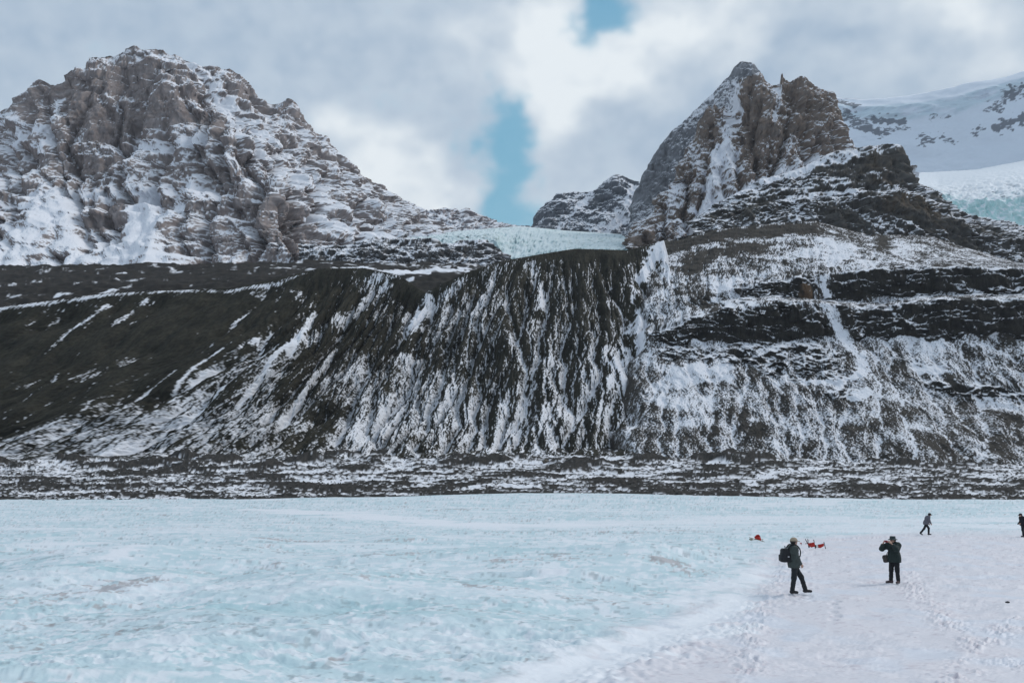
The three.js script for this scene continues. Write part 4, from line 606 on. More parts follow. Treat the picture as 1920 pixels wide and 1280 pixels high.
// meshes the zero surface of f inside a box (surface nets)
function netMesh(f, lo, hi, cell) {
  const n = [0, 1, 2].map((k) => Math.ceil((hi[k] - lo[k]) / cell) + 1), [nx, ny, nz] = n, D = new Float32Array(nx * ny * nz), p = [0, 0, 0];
  const id = (i, j, k) => (k * ny + j) * nx + i;
  for (let k = 0; k < nz; k++) for (let j = 0; j < ny; j++) for (let i = 0; i < nx; i++) { p[0] = lo[0] + i * cell; p[1] = lo[1] + j * cell; p[2] = lo[2] + k * cell; D[id(i, j, k)] = f(p); }
  const vid = new Int32Array(nx * ny * nz).fill(-1), pos = [], idx = [];
  for (let k = 0; k + 1 < nz; k++) for (let j = 0; j + 1 < ny; j++) for (let i = 0; i + 1 < nx; i++) {
    let sx = 0, sy = 0, sz = 0, c = 0, s = 0;
    for (let q = 0; q < 8; q++) if (D[id(i + (q & 1), j + (q >> 1 & 1), k + (q >> 2))] < 0) s++;
    if (s === 0 || s === 8) continue;
    for (let q = 0; q < 8; q++) for (const w of [1, 2, 4]) if (!(q & w)) {
      const r = q | w, a = D[id(i + (q & 1), j + (q >> 1 & 1), k + (q >> 2))], b = D[id(i + (r & 1), j + (r >> 1 & 1), k + (r >> 2))];
      if (a < 0 === b < 0) continue;
      const t = a / (a - b); sx += mix(q & 1, r & 1, t); sy += mix(q >> 1 & 1, r >> 1 & 1, t); sz += mix(q >> 2, r >> 2, t); c++;
    }
    vid[id(i, j, k)] = pos.length / 3; pos.push(lo[0] + (i + sx / c) * cell, lo[1] + (j + sy / c) * cell, lo[2] + (k + sz / c) * cell);
  }
  const quad = (a, b, c, d, flip) => { if (a < 0 || b < 0 || c < 0 || d < 0) return; flip ? idx.push(a, d, c, a, c, b) : idx.push(a, b, c, a, c, d); };
  for (let k = 1; k + 1 < nz; k++) for (let j = 1; j + 1 < ny; j++) for (let i = 1; i + 1 < nx; i++) {
    const a = D[id(i, j, k)] < 0;
    if (a !== D[id(i + 1, j, k)] < 0) quad(vid[id(i, j - 1, k - 1)], vid[id(i, j, k - 1)], vid[id(i, j, k)], vid[id(i, j - 1, k)], !a);
    if (a !== D[id(i, j + 1, k)] < 0) quad(vid[id(i - 1, j, k - 1)], vid[id(i - 1, j, k)], vid[id(i, j, k)], vid[id(i, j, k - 1)], !a);
    if (a !== D[id(i, j, k + 1)] < 0) quad(vid[id(i - 1, j - 1, k)], vid[id(i, j - 1, k)], vid[id(i, j, k)], vid[id(i - 1, j, k)], !a);
  }
  const g = new THREE.BufferGeometry();
  g.setAttribute('position', new THREE.BufferAttribute(new Float32Array(pos), 3)); g.setIndex(idx); g.computeVertexNormals();
  return g;
}
const smin = (a, b, k) => { const h = Math.max(k - Math.abs(a - b), 0) / k; return Math.min(a, b) - h * h * k * 0.25; };
// bones: [a, b, ra, rb]; grown by g metres, softened by k; with folds of cloth if wr > 0; cut: extra field
function boneField(bones, g = 0, k = 0.05, wr = 0, cut) {
  return (p) => {
    let d = 1e3;
    for (const [a, b, ra, rb] of bones) d = smin(d, capsule(p, a, b, ra, rb), k);
    d -= g;
    if (wr && Math.abs(d) < 0.06) d += wr * (n3(p[0] * 9, p[1] * 14, p[2] * 9) + 0.6 * n3b(p[0] * 21, p[1] * 26, p[2] * 21));
    return cut ? Math.max(d, cut(p)) : d;
  };
}
function boundsOf(bones, pad) { const lo = [9, 9, 9], hi = [-9, -9, -9]; for (const [a, b, ra, rb] of bones) for (const [q, r] of [[a, ra], [b, rb]]) for (let k = 0; k < 3; k++) { lo[k] = Math.min(lo[k], q[k] - r - pad); hi[k] = Math.max(hi[k], q[k] + r + pad); } return [lo, hi]; }
const meshOf = (bones, cell, g, k, wr, cut) => { const [lo, hi] = boundsOf(bones, g + 0.05); return netMesh(boneField(bones, g, k, wr, cut), lo, hi, cell); };
const cloth = (r, g, b, rough = 0.9) => new THREE.MeshPhysicalMaterial({ color: new THREE.Color(r, g, b), roughness: rough, sheen: 0.25, sheenRoughness: 0.8, sheenColor: new THREE.Color(r + 0.05, g + 0.05, b + 0.05), bumpMap: weave, bumpScale: 0.0015 });
const weave = (() => { const T = 64, a = new Uint8Array(T * T * 4); for (let j = 0; j < T; j++) for (let i = 0; i < T; i++) { const v = 128 + 60 * Math.sin(i * 0.785) * Math.sin(j * 0.785), o = (j * T + i) * 4; a[o] = a[o + 1] = a[o + 2] = v; a[o + 3] = 255; } const t = new THREE.DataTexture(a, T, T); t.wrapS = t.wrapT = THREE.RepeatWrapping; t.magFilter = THREE.LinearFilter; t.needsUpdate = true; return t; })();
const skin = new THREE.MeshPhysicalMaterial({ color: new THREE.Color(0.45, 0.27, 0.2), roughness: 0.55, name: 'skin' });
const add = (parent, geo, mat, name, label) => { if (!geo.attributes.uv) { const p = geo.attributes.position, u = new Float32Array(p.count * 2); for (let i = 0; i < p.count; i++) { u[i * 2] = (p.getX(i) + p.getZ(i)) * 12; u[i * 2 + 1] = p.getY(i) * 12; } geo.setAttribute('uv', new THREE.BufferAttribute(u, 2)); } const m = new THREE.Mesh(geo, mat); m.name = name; m.castShadow = m.receiveShadow = true; if (label) m.userData.label = label; parent.add(m); return m; };
function thing(name, label, category, pos, turn = 0, group) {
  const o = new THREE.Group(); o.name = numbered(name); o.position.set(...pos); o.rotation.y = turn; o.userData = { label, category }; if (group) o.userData.group = group; scene.add(o); return o;
}
const ground = (px, py) => { let h = 0, p; for (let k = 0; k < 4; k++) { p = onPlane(px, py, h); h = iceH(p[0], p[2]); } return [p[0], h, p[2]]; };
const V = { add: (a, b, s = 1) => [a[0] + b[0] * s, a[1] + b[1] * s, a[2] + b[2] * s], sub: (a, b) => [a[0] - b[0], a[1] - b[1], a[2] - b[2]], unit: (a) => { const l = Math.hypot(...a); return a.map((x) => x / l); }, cross: (a, b) => [a[1] * b[2] - a[2] * b[1], a[2] * b[0] - a[0] * b[2], a[0] * b[1] - a[1] * b[0]] };
// hand from the wrist along dir, palm facing palm; curl bends the fingers
function handBones(w, dir, palm, thumbSide, curl) {
  dir = V.unit(dir); const side = V.unit(V.cross(dir, palm)); palm = V.unit(V.cross(side, dir));
  const B = [], P = (a, b, c) => V.add(V.add(V.add(w, dir, a), side, b), palm, c);
  B.push([P(0, 0, 0), P(0.045, 0.012, 0), 0.026, 0.022], [P(0.03, -0.02, 0), P(0.085, -0.026, 0.002), 0.016, 0.014], [P(0.03, 0, 0), P(0.09, 0, 0), 0.019, 0.015], [P(0.03, 0.02, 0), P(0.085, 0.026, 0.002), 0.016, 0.014]);
  [-0.03, -0.01, 0.01, 0.03].forEach((s, i) => { const L = [0.034, 0.04, 0.037, 0.028][i]; let a = P(0.088, s, 0), ang = curl * 0.5; for (let k = 0; k < 3; k++) { const l = L * [1, 0.7, 0.55][k], b = V.add(V.add(a, dir, l * Math.cos(ang)), palm, l * Math.sin(ang)); B.push([a, b, 0.0095 - k * 0.001, 0.0085 - k * 0.001]); a = b; ang += curl * 0.75; } });
  const t0 = P(0.03, -0.026 * thumbSide, 0.006), t1 = P(0.06, -0.052 * thumbSide, 0.018), t2 = P(0.088, -0.056 * thumbSide, 0.03); B.push([t0, t1, 0.013, 0.0105], [t1, t2, 0.0105, 0.0085]);
  return B;
}
// pose J: joints in metres, facing +z; +x is the figure's left
function person(J, look, pos, turn, label) {
  const root = thing('person', label, 'person', pos, turn, 'people walking on the ice');
  const { pelvis, chest, neck, head } = J, nod = J.nod ?? 0, yaw = J.yaw ?? 0, B = [];
  const mid = V.add(pelvis, V.sub(chest, pelvis), 0.5);
  B.push([V.add(pelvis, [0.07, 0, 0]), V.add(pelvis, [-0.07, 0, 0]), 0.125, 0.125], [pelvis, mid, 0.13, 0.13], [mid, chest, 0.13, 0.14], [V.add(chest, [0.09, 0.02, 0]), V.add(chest, [-0.09, 0.02, 0]), 0.125, 0.125], [chest, neck, 0.1, 0.06], [neck, V.add(neck, V.sub(head, neck), 0.6), 0.056, 0.055]);
  const limbs = { L: 1, R: -1 }, arms = [], legs = [], hands = [], boots = [];
  for (const s of 'LR') {
    const sh = J['shoulder' + s], el = J['elbow' + s], wr = J['wrist' + s], hip = J['hip' + s], kn = J['knee' + s], an = J['ankle' + s], toe = J['toe' + s];
    arms.push([V.add(chest, V.sub(sh, chest), 0.5), sh, 0.08, 0.066], [sh, el, 0.058, 0.044], [el, wr, 0.044, 0.03]);
    legs.push([hip, kn, 0.092, 0.06], [kn, an, 0.062, 0.042]);
    hands.push(handBones(wr, V.sub(wr, el).map((x, i) => x + (J['handDir' + s]?.[i] ?? 0)), J['palm' + s] ?? [-limbs[s], 0, 0], limbs[s], J['curl' + s] ?? 0.5));
    boots.push([[V.add(an, [0, 0.05, 0]), V.add(an, [0, -0.02, 0]), 0.058, 0.052], [V.add(an, [0, -0.035, -0.0]), toe, 0.05, 0.04], [V.add(an, V.unit(V.sub(an, toe)), 0.045).map((x, i) => i === 1 ? an[1] - 0.04 : x), V.add(an, [0, -0.035, 0]), 0.043, 0.045]]);
  }
  // head: skull, jaw, nose, brows, lips, ears
  const cy = Math.cos(yaw), sy = Math.sin(yaw), cn = Math.cos(nod), sn = Math.sin(nod);
  const hp = (x, y, z) => { const y1 = y * cn - z * sn, z1 = y * sn + z * cn; return V.add(head, [x * cy + z1 * sy, y1, -x * sy + z1 * cy]); };
  const HB = [[hp(0, 0.035, -0.015), hp(0, 0.03, 0.02), 0.088, 0.078], [hp(0, -0.03, 0.02), hp(0, -0.075, 0.05), 0.064, 0.034], [hp(0.03, -0.05, 0.035), hp(-0.03, -0.05, 0.035), 0.042, 0.042]];
  const FB = [[hp(0, 0.012, 0.098), hp(0, -0.026, 0.115), 0.008, 0.014], [hp(0.035, 0.024, 0.082), hp(-0.035, 0.024, 0.082), 0.012, 0.012], [hp(0.02, -0.056, 0.088), hp(-0.02, -0.056, 0.088), 0.0085, 0.0085], [hp(0.02, -0.068, 0.085), hp(-0.02, -0.068, 0.085), 0.008, 0.008], [hp(0.084, 0.01, 0), hp(0.088, -0.025, 0.004), 0.013, 0.01], [hp(-0.084, 0.01, 0), hp(-0.088, -0.025, 0.004), 0.013, 0.01]];
  const hf = boneField(HB, 0, 0.05), ff = boneField(FB, 0, 0.012), eyes = [hp(0.031, 0.006, 0.088), hp(-0.031, 0.006, 0.088)];
  const headF = (p) => { let d = smin(hf(p), ff(p), 0.02); for (const e of eyes) d = Math.max(d, 0.0 - (Math.hypot(p[0] - e[0], p[1] - e[1], p[2] - e[2]) - 0.014)); return d; };
  const hc = hp(0, -0.01, 0.02), headG = netMesh(headF, V.add(hc, [-0.16, -0.17, -0.16]), V.add(hc, [0.16, 0.17, 0.16]), 0.006);
  const footBones = boots.flatMap((b) => b.map(([a, c, r, q]) => [a, c, r * 0.85, q * 0.85]));
  const bodyG = meshOf([...B, ...arms, ...legs, ...footBones], 0.016, -0.006, 0.06, 0);
  const body = mergeGeometries([bodyG, headG, ...hands.map((h) => meshOf(h, 0.006, 0, 0.012, 0))]);
  add(root, body, skin, 'body');
  for (const e of eyes) { const g = new THREE.SphereGeometry(0.0125, 12, 8); g.translate(...e); add(root, g, look.eye, 'eye'); }
  const hem = look.hem ?? pelvis[1] - 0.12;
  const cuff = (p) => { let d = -1; for (const s of 'LR') { const w = J['wrist' + s], e = J['elbow' + s], u = V.unit(V.sub(w, e)), q = V.sub(p, w); if (Math.hypot(...q) < 0.16) d = Math.max(d, q[0] * u[0] + q[1] * u[1] + q[2] * u[2] - 0.005); } return d; };
  const collar = neck[1] + 0.035;
  const skirt = [[V.add(pelvis, [0.06, 0.08, 0]), [mix(pelvis[0], (J.kneeL[0] + J.kneeR[0]) / 2, 0.35) + 0.07, hem - 0.1, mix(pelvis[2], (J.kneeL[2] + J.kneeR[2]) / 2, 0.35)], 0.13, 0.155], [V.add(pelvis, [-0.06, 0.08, 0]), [mix(pelvis[0], (J.kneeL[0] + J.kneeR[0]) / 2, 0.35) - 0.07, hem - 0.1, mix(pelvis[2], (J.kneeL[2] + J.kneeR[2]) / 2, 0.35)], 0.13, 0.155]];
  const jacket = add(root, meshOf([...B, ...arms, ...skirt], 0.015, look.bulk ?? 0.024, 0.07, 0.007, (p) => Math.max(hem - p[1] + 0.006 * n3(p[0] * 8, 1, p[2] * 8), cuff(p), p[1] - collar - 0.02 + (p[2] - neck[2]) * 0.25)), look.jacket, 'jacket');
  add(jacket, meshOf([[V.add(neck, [0.03, -0.01, -0.015]), V.add(neck, [-0.03, -0.01, -0.015]), 0.085, 0.085]], 0.012, 0, 0.02, 0.004, (p) => Math.max(Math.abs(p[1] - neck[1] - 0.01) - 0.045, 0.052 - Math.hypot(p[0] - neck[0], p[2] - neck[2] - 0.01))), look.collar ?? look.jacket, 'collar');
  add(root, meshOf([[V.add(pelvis, [0.06, -0.01, 0]), V.add(pelvis, [-0.06, -0.01, 0]), 0.13, 0.13], ...legs.map(([a, b, r, q], i) => [a, b, r, q + (i % 2 ? 0.014 : 0.006)])], 0.015, 0.016, 0.05, 0.007, (p) => Math.max(p[1] - pelvis[1] - 0.1, Math.min(...['L', 'R'].map((s) => { const a = J['ankle' + s]; return Math.hypot(p[0] - a[0], p[2] - a[2]) < 0.16 && p[1] < a[1] + 0.3 ? a[1] - 0.0 - p[1] : 1e3; })) === 1e3 ? -1 : Math.max(...['L', 'R'].map((s) => { const a = J['ankle' + s]; return Math.hypot(p[0] - a[0], p[2] - a[2]) < 0.16 && p[1] < a[1] + 0.3 ? a[1] - p[1] : -1; })))), look.trousers, 'trousers');
  boots.forEach((b, i) => { const s = 'LR'[i], base = Math.min(J['ankle' + s][1] - 0.085, J['toe' + s][1] - 0.045); const m = add(root, meshOf(b, 0.01, 0.004, 0.035, 0.002, J['lift' + s] ? undefined : (p) => base - p[1]), look.boots, 'boot'); if (look.sole && !J['lift' + s]) add(m, meshOf(b, 0.01, 0.009, 0.035, 0, (p) => Math.max(base - p[1], p[1] - base - 0.03)), look.sole, 'sole'); });
  // head wear
  if (look.hat) {
    const cap = (r, y0) => (p) => { const q = V.sub(p, head), x = q[0] * cy - q[2] * sy, z = q[0] * sy + q[2] * cy, Y = q[1] * cn + z * sn, Z = z * cn - q[1] * sn; return [x, Y, Z]; };
    const L = cap(), dome = look.hat === 'bucket' ? (p) => { const [x, y, z] = L(p); return Math.max(Math.hypot(x / 0.104, z / 0.118) * 0.11 - 0.11 + Math.max(0, y - 0.06) * 0.16, y - 0.145 - 0.01 * n3(x * 20, 1, z * 20), 0.045 - y) ; } : (p) => { const [x, y, z] = L(p); return Math.max((Math.hypot(x / 0.112, (y - 0.03) / 0.118, (z + 0.004) / 0.13) - 1) * 0.11, 0.022 - y + 0.1 * Math.max(0, -z) * 0.2); };
    const brim = look.hat === 'bucket' ? (p) => { const [x, y, z] = L(p); const r = Math.hypot(x / 0.95, z); return Math.max(Math.abs(y - 0.052 + Math.max(0, r - 0.1) * 0.42) - 0.006, r - 0.185, 0.088 - r); } : (p) => { const [x, y, z] = L(p); return Math.max(Math.abs(y - 0.036 + Math.max(0, z - 0.1) * 0.16 + x * x * 1.6) - 0.0075, Math.hypot(x / 0.85, (z - 0.11)) - 0.105, 0.09 - z); };
    const lo = V.add(head, [-0.24, -0.14, -0.24]), hi = V.add(head, [0.24, 0.2, 0.24]);
    const h = add(root, netMesh(dome, lo, hi, 0.009), look.hatMat, look.hat === 'bucket' ? 'sun_hat' : 'cap'); add(h, netMesh(brim, lo, hi, 0.006), look.brimMat ?? look.hatMat, 'brim');
  }
  if (look.hair) add(root, netMesh((p) => { const q = V.sub(p, head), x = q[0] * cy - q[2] * sy, z = q[0] * sy + q[2] * cy, Y = q[1] * cn + z * sn, Z = z * cn - q[1] * sn; return Math.max((Math.hypot(x / 0.1, (Y - 0.02 + (look.longHair ? 0.09 : 0)) / (look.longHair ? 0.2 : 0.112), (Z + 0.012) / 0.116) - 1) * 0.1 + 0.004 * n3(x * 50, Y * 12, Z * 50), Math.min(Z - 0.035 + Math.max(0, 0.0 - Y) * 0.5, 0.06 - Y)); }, V.add(head, [-0.2, -0.36, -0.2]), V.add(head, [0.2, 0.2, 0.2]), 0.009), look.hair, 'hair');
  return root;
}
const eyeM = new THREE.MeshPhysicalMaterial({ color: new THREE.Color(0.03, 0.025, 0.02), roughness: 0.2 });
const hairM = new THREE.MeshPhysicalMaterial({ color: new THREE.Color(0.015, 0.012, 0.01), roughness: 0.6 });
const blackCloth = cloth(0.012, 0.013, 0.016), charcoal = cloth(0.022, 0.026, 0.03), bootM = new THREE.MeshPhysicalMaterial({ color: new THREE.Color(0.012, 0.012, 0.013), roughness: 0.7 });

// 1: man with the backpack, turned away to the right
{
  const pos = ground(1491, 1116), turn = 1.68;
  const J = { pelvis: [0, 0.93, 0], chest: [0, 1.3, -0.02], neck: [0, 1.49, 0.0], head: [0, 1.62, 0.04], yaw: 0.12, nod: 0.02,
    shoulderL: [0.19, 1.41, 0.0], elbowL: [0.25, 1.14, 0.02], wristL: [0.2, 0.94, 0.14], shoulderR: [-0.19, 1.41, 0.0], elbowR: [-0.24, 1.13, 0.03], wristR: [-0.19, 0.92, 0.17], curlL: 0.9, curlR: 0.9,
    hipL: [0.09, 0.9, 0.01], kneeL: [0.08, 0.5, 0.27], ankleL: [0.1, 0.1, 0.4], toeL: [0.1, 0.05, 0.58], hipR: [-0.09, 0.9, 0], kneeR: [-0.11, 0.5, -0.05], ankleR: [-0.12, 0.1, -0.13], toeR: [-0.22, 0.05, -0.01] };
  person(J, { jacket: cloth(0.05, 0.062, 0.058), collar: blackCloth, trousers: cloth(0.016, 0.019, 0.022), boots: bootM, hat: 'cap', hatMat: cloth(0.34, 0.275, 0.2), hair: hairM, eye: eyeM, hem: 0.8 }, pos, turn, 'person in beige cap and grey green jacket wearing a black backpack');
  const b = thing('backpack', 'black backpack on the back of the person in the beige cap', 'backpack', pos, turn);
  const bp = (p) => { const x = p[0], y = p[1] - 1.2, z = p[2] + 0.265; return Math.hypot(Math.max(Math.abs(x) - 0.09, 0), Math.max(Math.abs(y) - 0.16 , 0), Math.max(Math.abs(z + 0.05 * (y + 0.1)) - 0.045 - 0.06 * sst(0.25, -0.15, y), 0)) - 0.06 + 0.006 * n3(x * 11, y * 11, z * 11); };
  add(b, netMesh(bp, [-0.22, 0.9, -0.5], [0.22, 1.5, -0.05], 0.012), cloth(0.01, 0.011, 0.014, 0.75), 'bag');
  add(b, netMesh((p) => { const x = p[0], y = p[1] - 1.12, z = p[2] + 0.42; return Math.hypot(Math.max(Math.abs(x) - 0.07, 0), Math.max(Math.abs(y) - 0.07, 0), Math.max(Math.abs(z) - 0.01, 0)) - 0.035; }, [-0.2, 0.95, -0.52], [0.2, 1.3, -0.3], 0.01), cloth(0.014, 0.015, 0.018, 0.7), 'front_pocket');
  for (const s of [1, -1]) { const c = new THREE.CatmullRomCurve3([[0.11 * s, 1.4, -0.2], [0.125 * s, 1.53, -0.08], [0.13 * s, 1.5, 0.1], [0.15 * s, 1.33, 0.185], [0.19 * s, 1.13, 0.12], [0.2 * s, 1.05, -0.02], [0.13 * s, 1.02, -0.2]].map((q) => new THREE.Vector3(...q))); add(b, new THREE.TubeGeometry(c, 40, 0.02, 8), blackCloth, 'strap'); }
  const loop = new THREE.CatmullRomCurve3([[0.04, 1.42, -0.26], [0.03, 1.48, -0.27], [-0.03, 1.48, -0.27], [-0.04, 1.42, -0.26]].map((q) => new THREE.Vector3(...q))); add(b, new THREE.TubeGeometry(loop, 16, 0.008, 6), blackCloth, 'grab_loop');
  const tag = new THREE.BoxGeometry(0.012, 0.024, 0.05, 2, 2, 2); tag.translate(-0.16, 1.16, -0.22); add(b, tag, new THREE.MeshStandardMaterial({ color: new THREE.Color(0.75, 0.76, 0.78), roughness: 0.5 }), 'white_buckle');
}
// 2: person photographing
{
  const pos = ground(1680, 1094), turn = -0.85;
  const J = { pelvis: [0, 0.92, 0], chest: [0, 1.28, 0], neck: [0, 1.45, 0.0], head: [0, 1.56, 0.03], yaw: -0.25, nod: 0.0,
    shoulderL: [0.19, 1.38, 0.02], elbowL: [0.24, 1.24, 0.25], wristL: [0.1, 1.46, 0.33], shoulderR: [-0.19, 1.38, 0.02], elbowR: [-0.36, 1.24, 0.2], wristR: [-0.22, 1.46, 0.32], palmL: [-1, 0, -0.2], palmR: [1, 0, -0.2], handDirL: [-0.06, 0, 0.1], handDirR: [0.06, 0, 0.1], curlL: 1.0, curlR: 1.0,
    hipL: [0.09, 0.88, 0], kneeL: [0.1, 0.49, 0.02], ankleL: [0.11, 0.1, 0.0], toeL: [0.14, 0.05, 0.17], hipR: [-0.09, 0.88, 0], kneeR: [-0.12, 0.49, 0.04], ankleR: [-0.15, 0.1, 0.04], toeR: [-0.24, 0.05, 0.19] };
  person(J, { jacket: cloth(0.016, 0.026, 0.025), trousers: blackCloth, boots: new THREE.MeshPhysicalMaterial({ color: new THREE.Color(0.055, 0.03, 0.032), roughness: 0.75 }), sole: new THREE.MeshStandardMaterial({ color: new THREE.Color(0.1, 0.1, 0.105), roughness: 0.8 }), hat: 'bucket', hatMat: cloth(0.035, 0.048, 0.05), hair: hairM, eye: eyeM, hem: 0.76, bulk: 0.04 }, pos, turn, 'person in dark coat and brimmed hat taking a picture');
  const cam = thing('camera', 'small red camera held up before the face of the person in the brimmed hat', 'camera', pos, turn);
  const cb = (p, h, r) => Math.hypot(...[0, 1, 2].map((k) => Math.max(Math.abs(p[k]) - h[k], 0))) - r;
  add(cam, netMesh((p) => cb([p[0] + 0.06, p[1] - 1.53, p[2] - 0.43], [0.055, 0.028, 0.01], 0.008), [-0.16, 1.46, 0.38], [0.04, 1.6, 0.48], 0.006), new THREE.MeshPhysicalMaterial({ color: new THREE.Color(0.35, 0.015, 0.03), roughness: 0.35, clearcoat: 0.4 }), 'case');
  const ln = new THREE.CylinderGeometry(0.022, 0.024, 0.02, 24); ln.rotateX(Math.PI / 2); ln.translate(-0.05, 1.53, 0.456); add(cam, ln, bootM, 'lens');
  const sg = thing('shoulder_bag', 'brown shoulder bag at the hip of the person in the brimmed hat', 'bag', pos, turn);
  add(sg, netMesh((p) => cb([p[0] + 0.27, p[1] - 0.87 - 0.2 * (p[0] + 0.27), p[2] - 0.06], [0.02, 0.05, 0.06], 0.078) + 0.005 * n3(p[0] * 13, p[1] * 13, p[2] * 13), [-0.45, 0.68, -0.16], [-0.1, 1.08, 0.28], 0.012), cloth(0.05, 0.042, 0.036, 0.8), 'pouch');
  add(sg, netMesh((p) => cb([p[0] + 0.3, p[1] - 0.925, p[2] - 0.06], [0.012, 0.008, 0.06], 0.084), [-0.46, 0.82, -0.16], [-0.12, 1.06, 0.28], 0.012), cloth(0.042, 0.034, 0.03, 0.8), 'flap');
  const st = new THREE.CatmullRomCurve3([[-0.25, 0.98, 0.12], [-0.14, 1.12, 0.2], [0.02, 1.3, 0.19], [0.12, 1.46, 0.08], [0.1, 1.46, -0.1], [-0.05, 1.25, -0.2], [-0.24, 0.99, -0.02]].map((q) => new THREE.Vector3(...q))); add(sg, new THREE.TubeGeometry(st, 40, 0.011, 6), blackCloth, 'strap');
}
// 3: walker in grey, leaning into the wind
{
  const pos = ground(1739, 1003), turn = 1.57;
  const J = { pelvis: [0, 0.9, -0.03], chest: [0, 1.25, 0.1], neck: [0, 1.42, 0.2], head: [0, 1.53, 0.29], yaw: 0, nod: 0.28,
    shoulderL: [0.19, 1.35, 0.14], elbowL: [0.22, 1.08, 0.1], wristL: [0.17, 0.86, 0.24], shoulderR: [-0.19, 1.35, 0.14], elbowR: [-0.24, 1.08, 0.14], wristR: [-0.2, 0.87, 0.27], curlL: 1.0, curlR: 1.0,
    hipL: [0.09, 0.87, -0.02], kneeL: [0.1, 0.52, 0.2], ankleL: [0.1, 0.1, 0.17], toeL: [0.11, 0.05, 0.34], hipR: [-0.09, 0.87, -0.04], kneeR: [-0.1, 0.5, -0.23], ankleR: [-0.1, 0.17, -0.52], toeR: [-0.1, 0.055, -0.4], liftR: true };
  person(J, { jacket: cloth(0.12, 0.115, 0.135), collar: charcoal, trousers: blackCloth, boots: bootM, hat: 'cap', hatMat: cloth(0.01, 0.01, 0.012), hair: hairM, eye: eyeM, hem: 0.8, bulk: 0.036 }, pos, turn, 'person in grey jacket and black cap striding to the right');
}
// 4: dark figure at the right edge of the picture
{
  const pos = ground(1921, 1008), turn = -1.45;
  const J = { pelvis: [0, 0.92, 0], chest: [0, 1.28, 0.03], neck: [0, 1.45, 0.07], head: [0, 1.56, 0.14], yaw: 0, nod: 0.22,
    shoulderL: [0.18, 1.38, 0.05], elbowL: [0.22, 1.12, 0.02], wristL: [0.12, 0.98, 0.24], shoulderR: [-0.18, 1.38, 0.05], elbowR: [-0.22, 1.12, 0.02], wristR: [-0.12, 0.98, 0.24], curlL: 1, curlR: 1,
    hipL: [0.09, 0.88, 0], kneeL: [0.1, 0.5, 0.1], ankleL: [0.1, 0.1, 0.1], toeL: [0.12, 0.05, 0.27], hipR: [-0.09, 0.88, 0], kneeR: [-0.1, 0.5, 0.0], ankleR: [-0.1, 0.1, -0.14], toeR: [-0.12, 0.05, 0.03] };
  person(J, { jacket: cloth(0.011, 0.012, 0.017), trousers: cloth(0.014, 0.014, 0.018), boots: bootM, hat: 'cap', hatMat: cloth(0.012, 0.012, 0.013), hair: hairM, longHair: true, eye: eyeM, hem: 0.82, bulk: 0.034 }, pos, turn, 'person in black with long dark hair at the right edge');
  const hc = thing('camera', 'small black camera held at the waist by the person in black', 'camera', pos, turn);
  const cb = (p, h, r) => Math.hypot(...[0, 1, 2].map((k) => Math.max(Math.abs(p[k]) - h[k], 0))) - r;
  add(hc, netMesh((p) => cb([p[0], p[1] - 0.96, p[2] - 0.34], [0.06, 0.035, 0.018], 0.012), [-0.1, 0.88, 0.28], [0.1, 1.04, 0.42], 0.008), bootM, 'case');
  const ln = new THREE.CylinderGeometry(0.034, 0.036, 0.08, 24); ln.rotateX(Math.PI / 2 + 0.5); ln.translate(0, 0.945, 0.4); add(hc, ln, bootM, 'lens');
}
// red cloth barrier on short stakes
const redM = cloth(0.42, 0.02, 0.012, 0.75), stakeM = new THREE.MeshStandardMaterial({ color: new THREE.Color(0.02, 0.02, 0.022), roughness: 0.7 }), woodM = new THREE.MeshStandardMaterial({ color: new THREE.Color(0.27, 0.25, 0.2), roughness: 0.8 }), whiteM = cloth(0.7, 0.66, 0.62, 0.8);
const stick = (a, b, r) => { const A = new THREE.Vector3(...a), Bv = new THREE.Vector3(...b), l = A.distanceTo(Bv), pts = [[0, 0], [r, 0.006], [r * 1.05, l * 0.2], [r * 0.92, l * 0.8], [r, l - 0.012], [r * 0.7, l], [0, l]].map(([x, y]) => new THREE.Vector2(x, y)), g = new THREE.LatheGeometry(pts, 10); g.applyQuaternion(new THREE.Quaternion().setFromUnitVectors(new THREE.Vector3(0, 1, 0), Bv.clone().sub(A).normalize())); g.translate(...a); return g; };
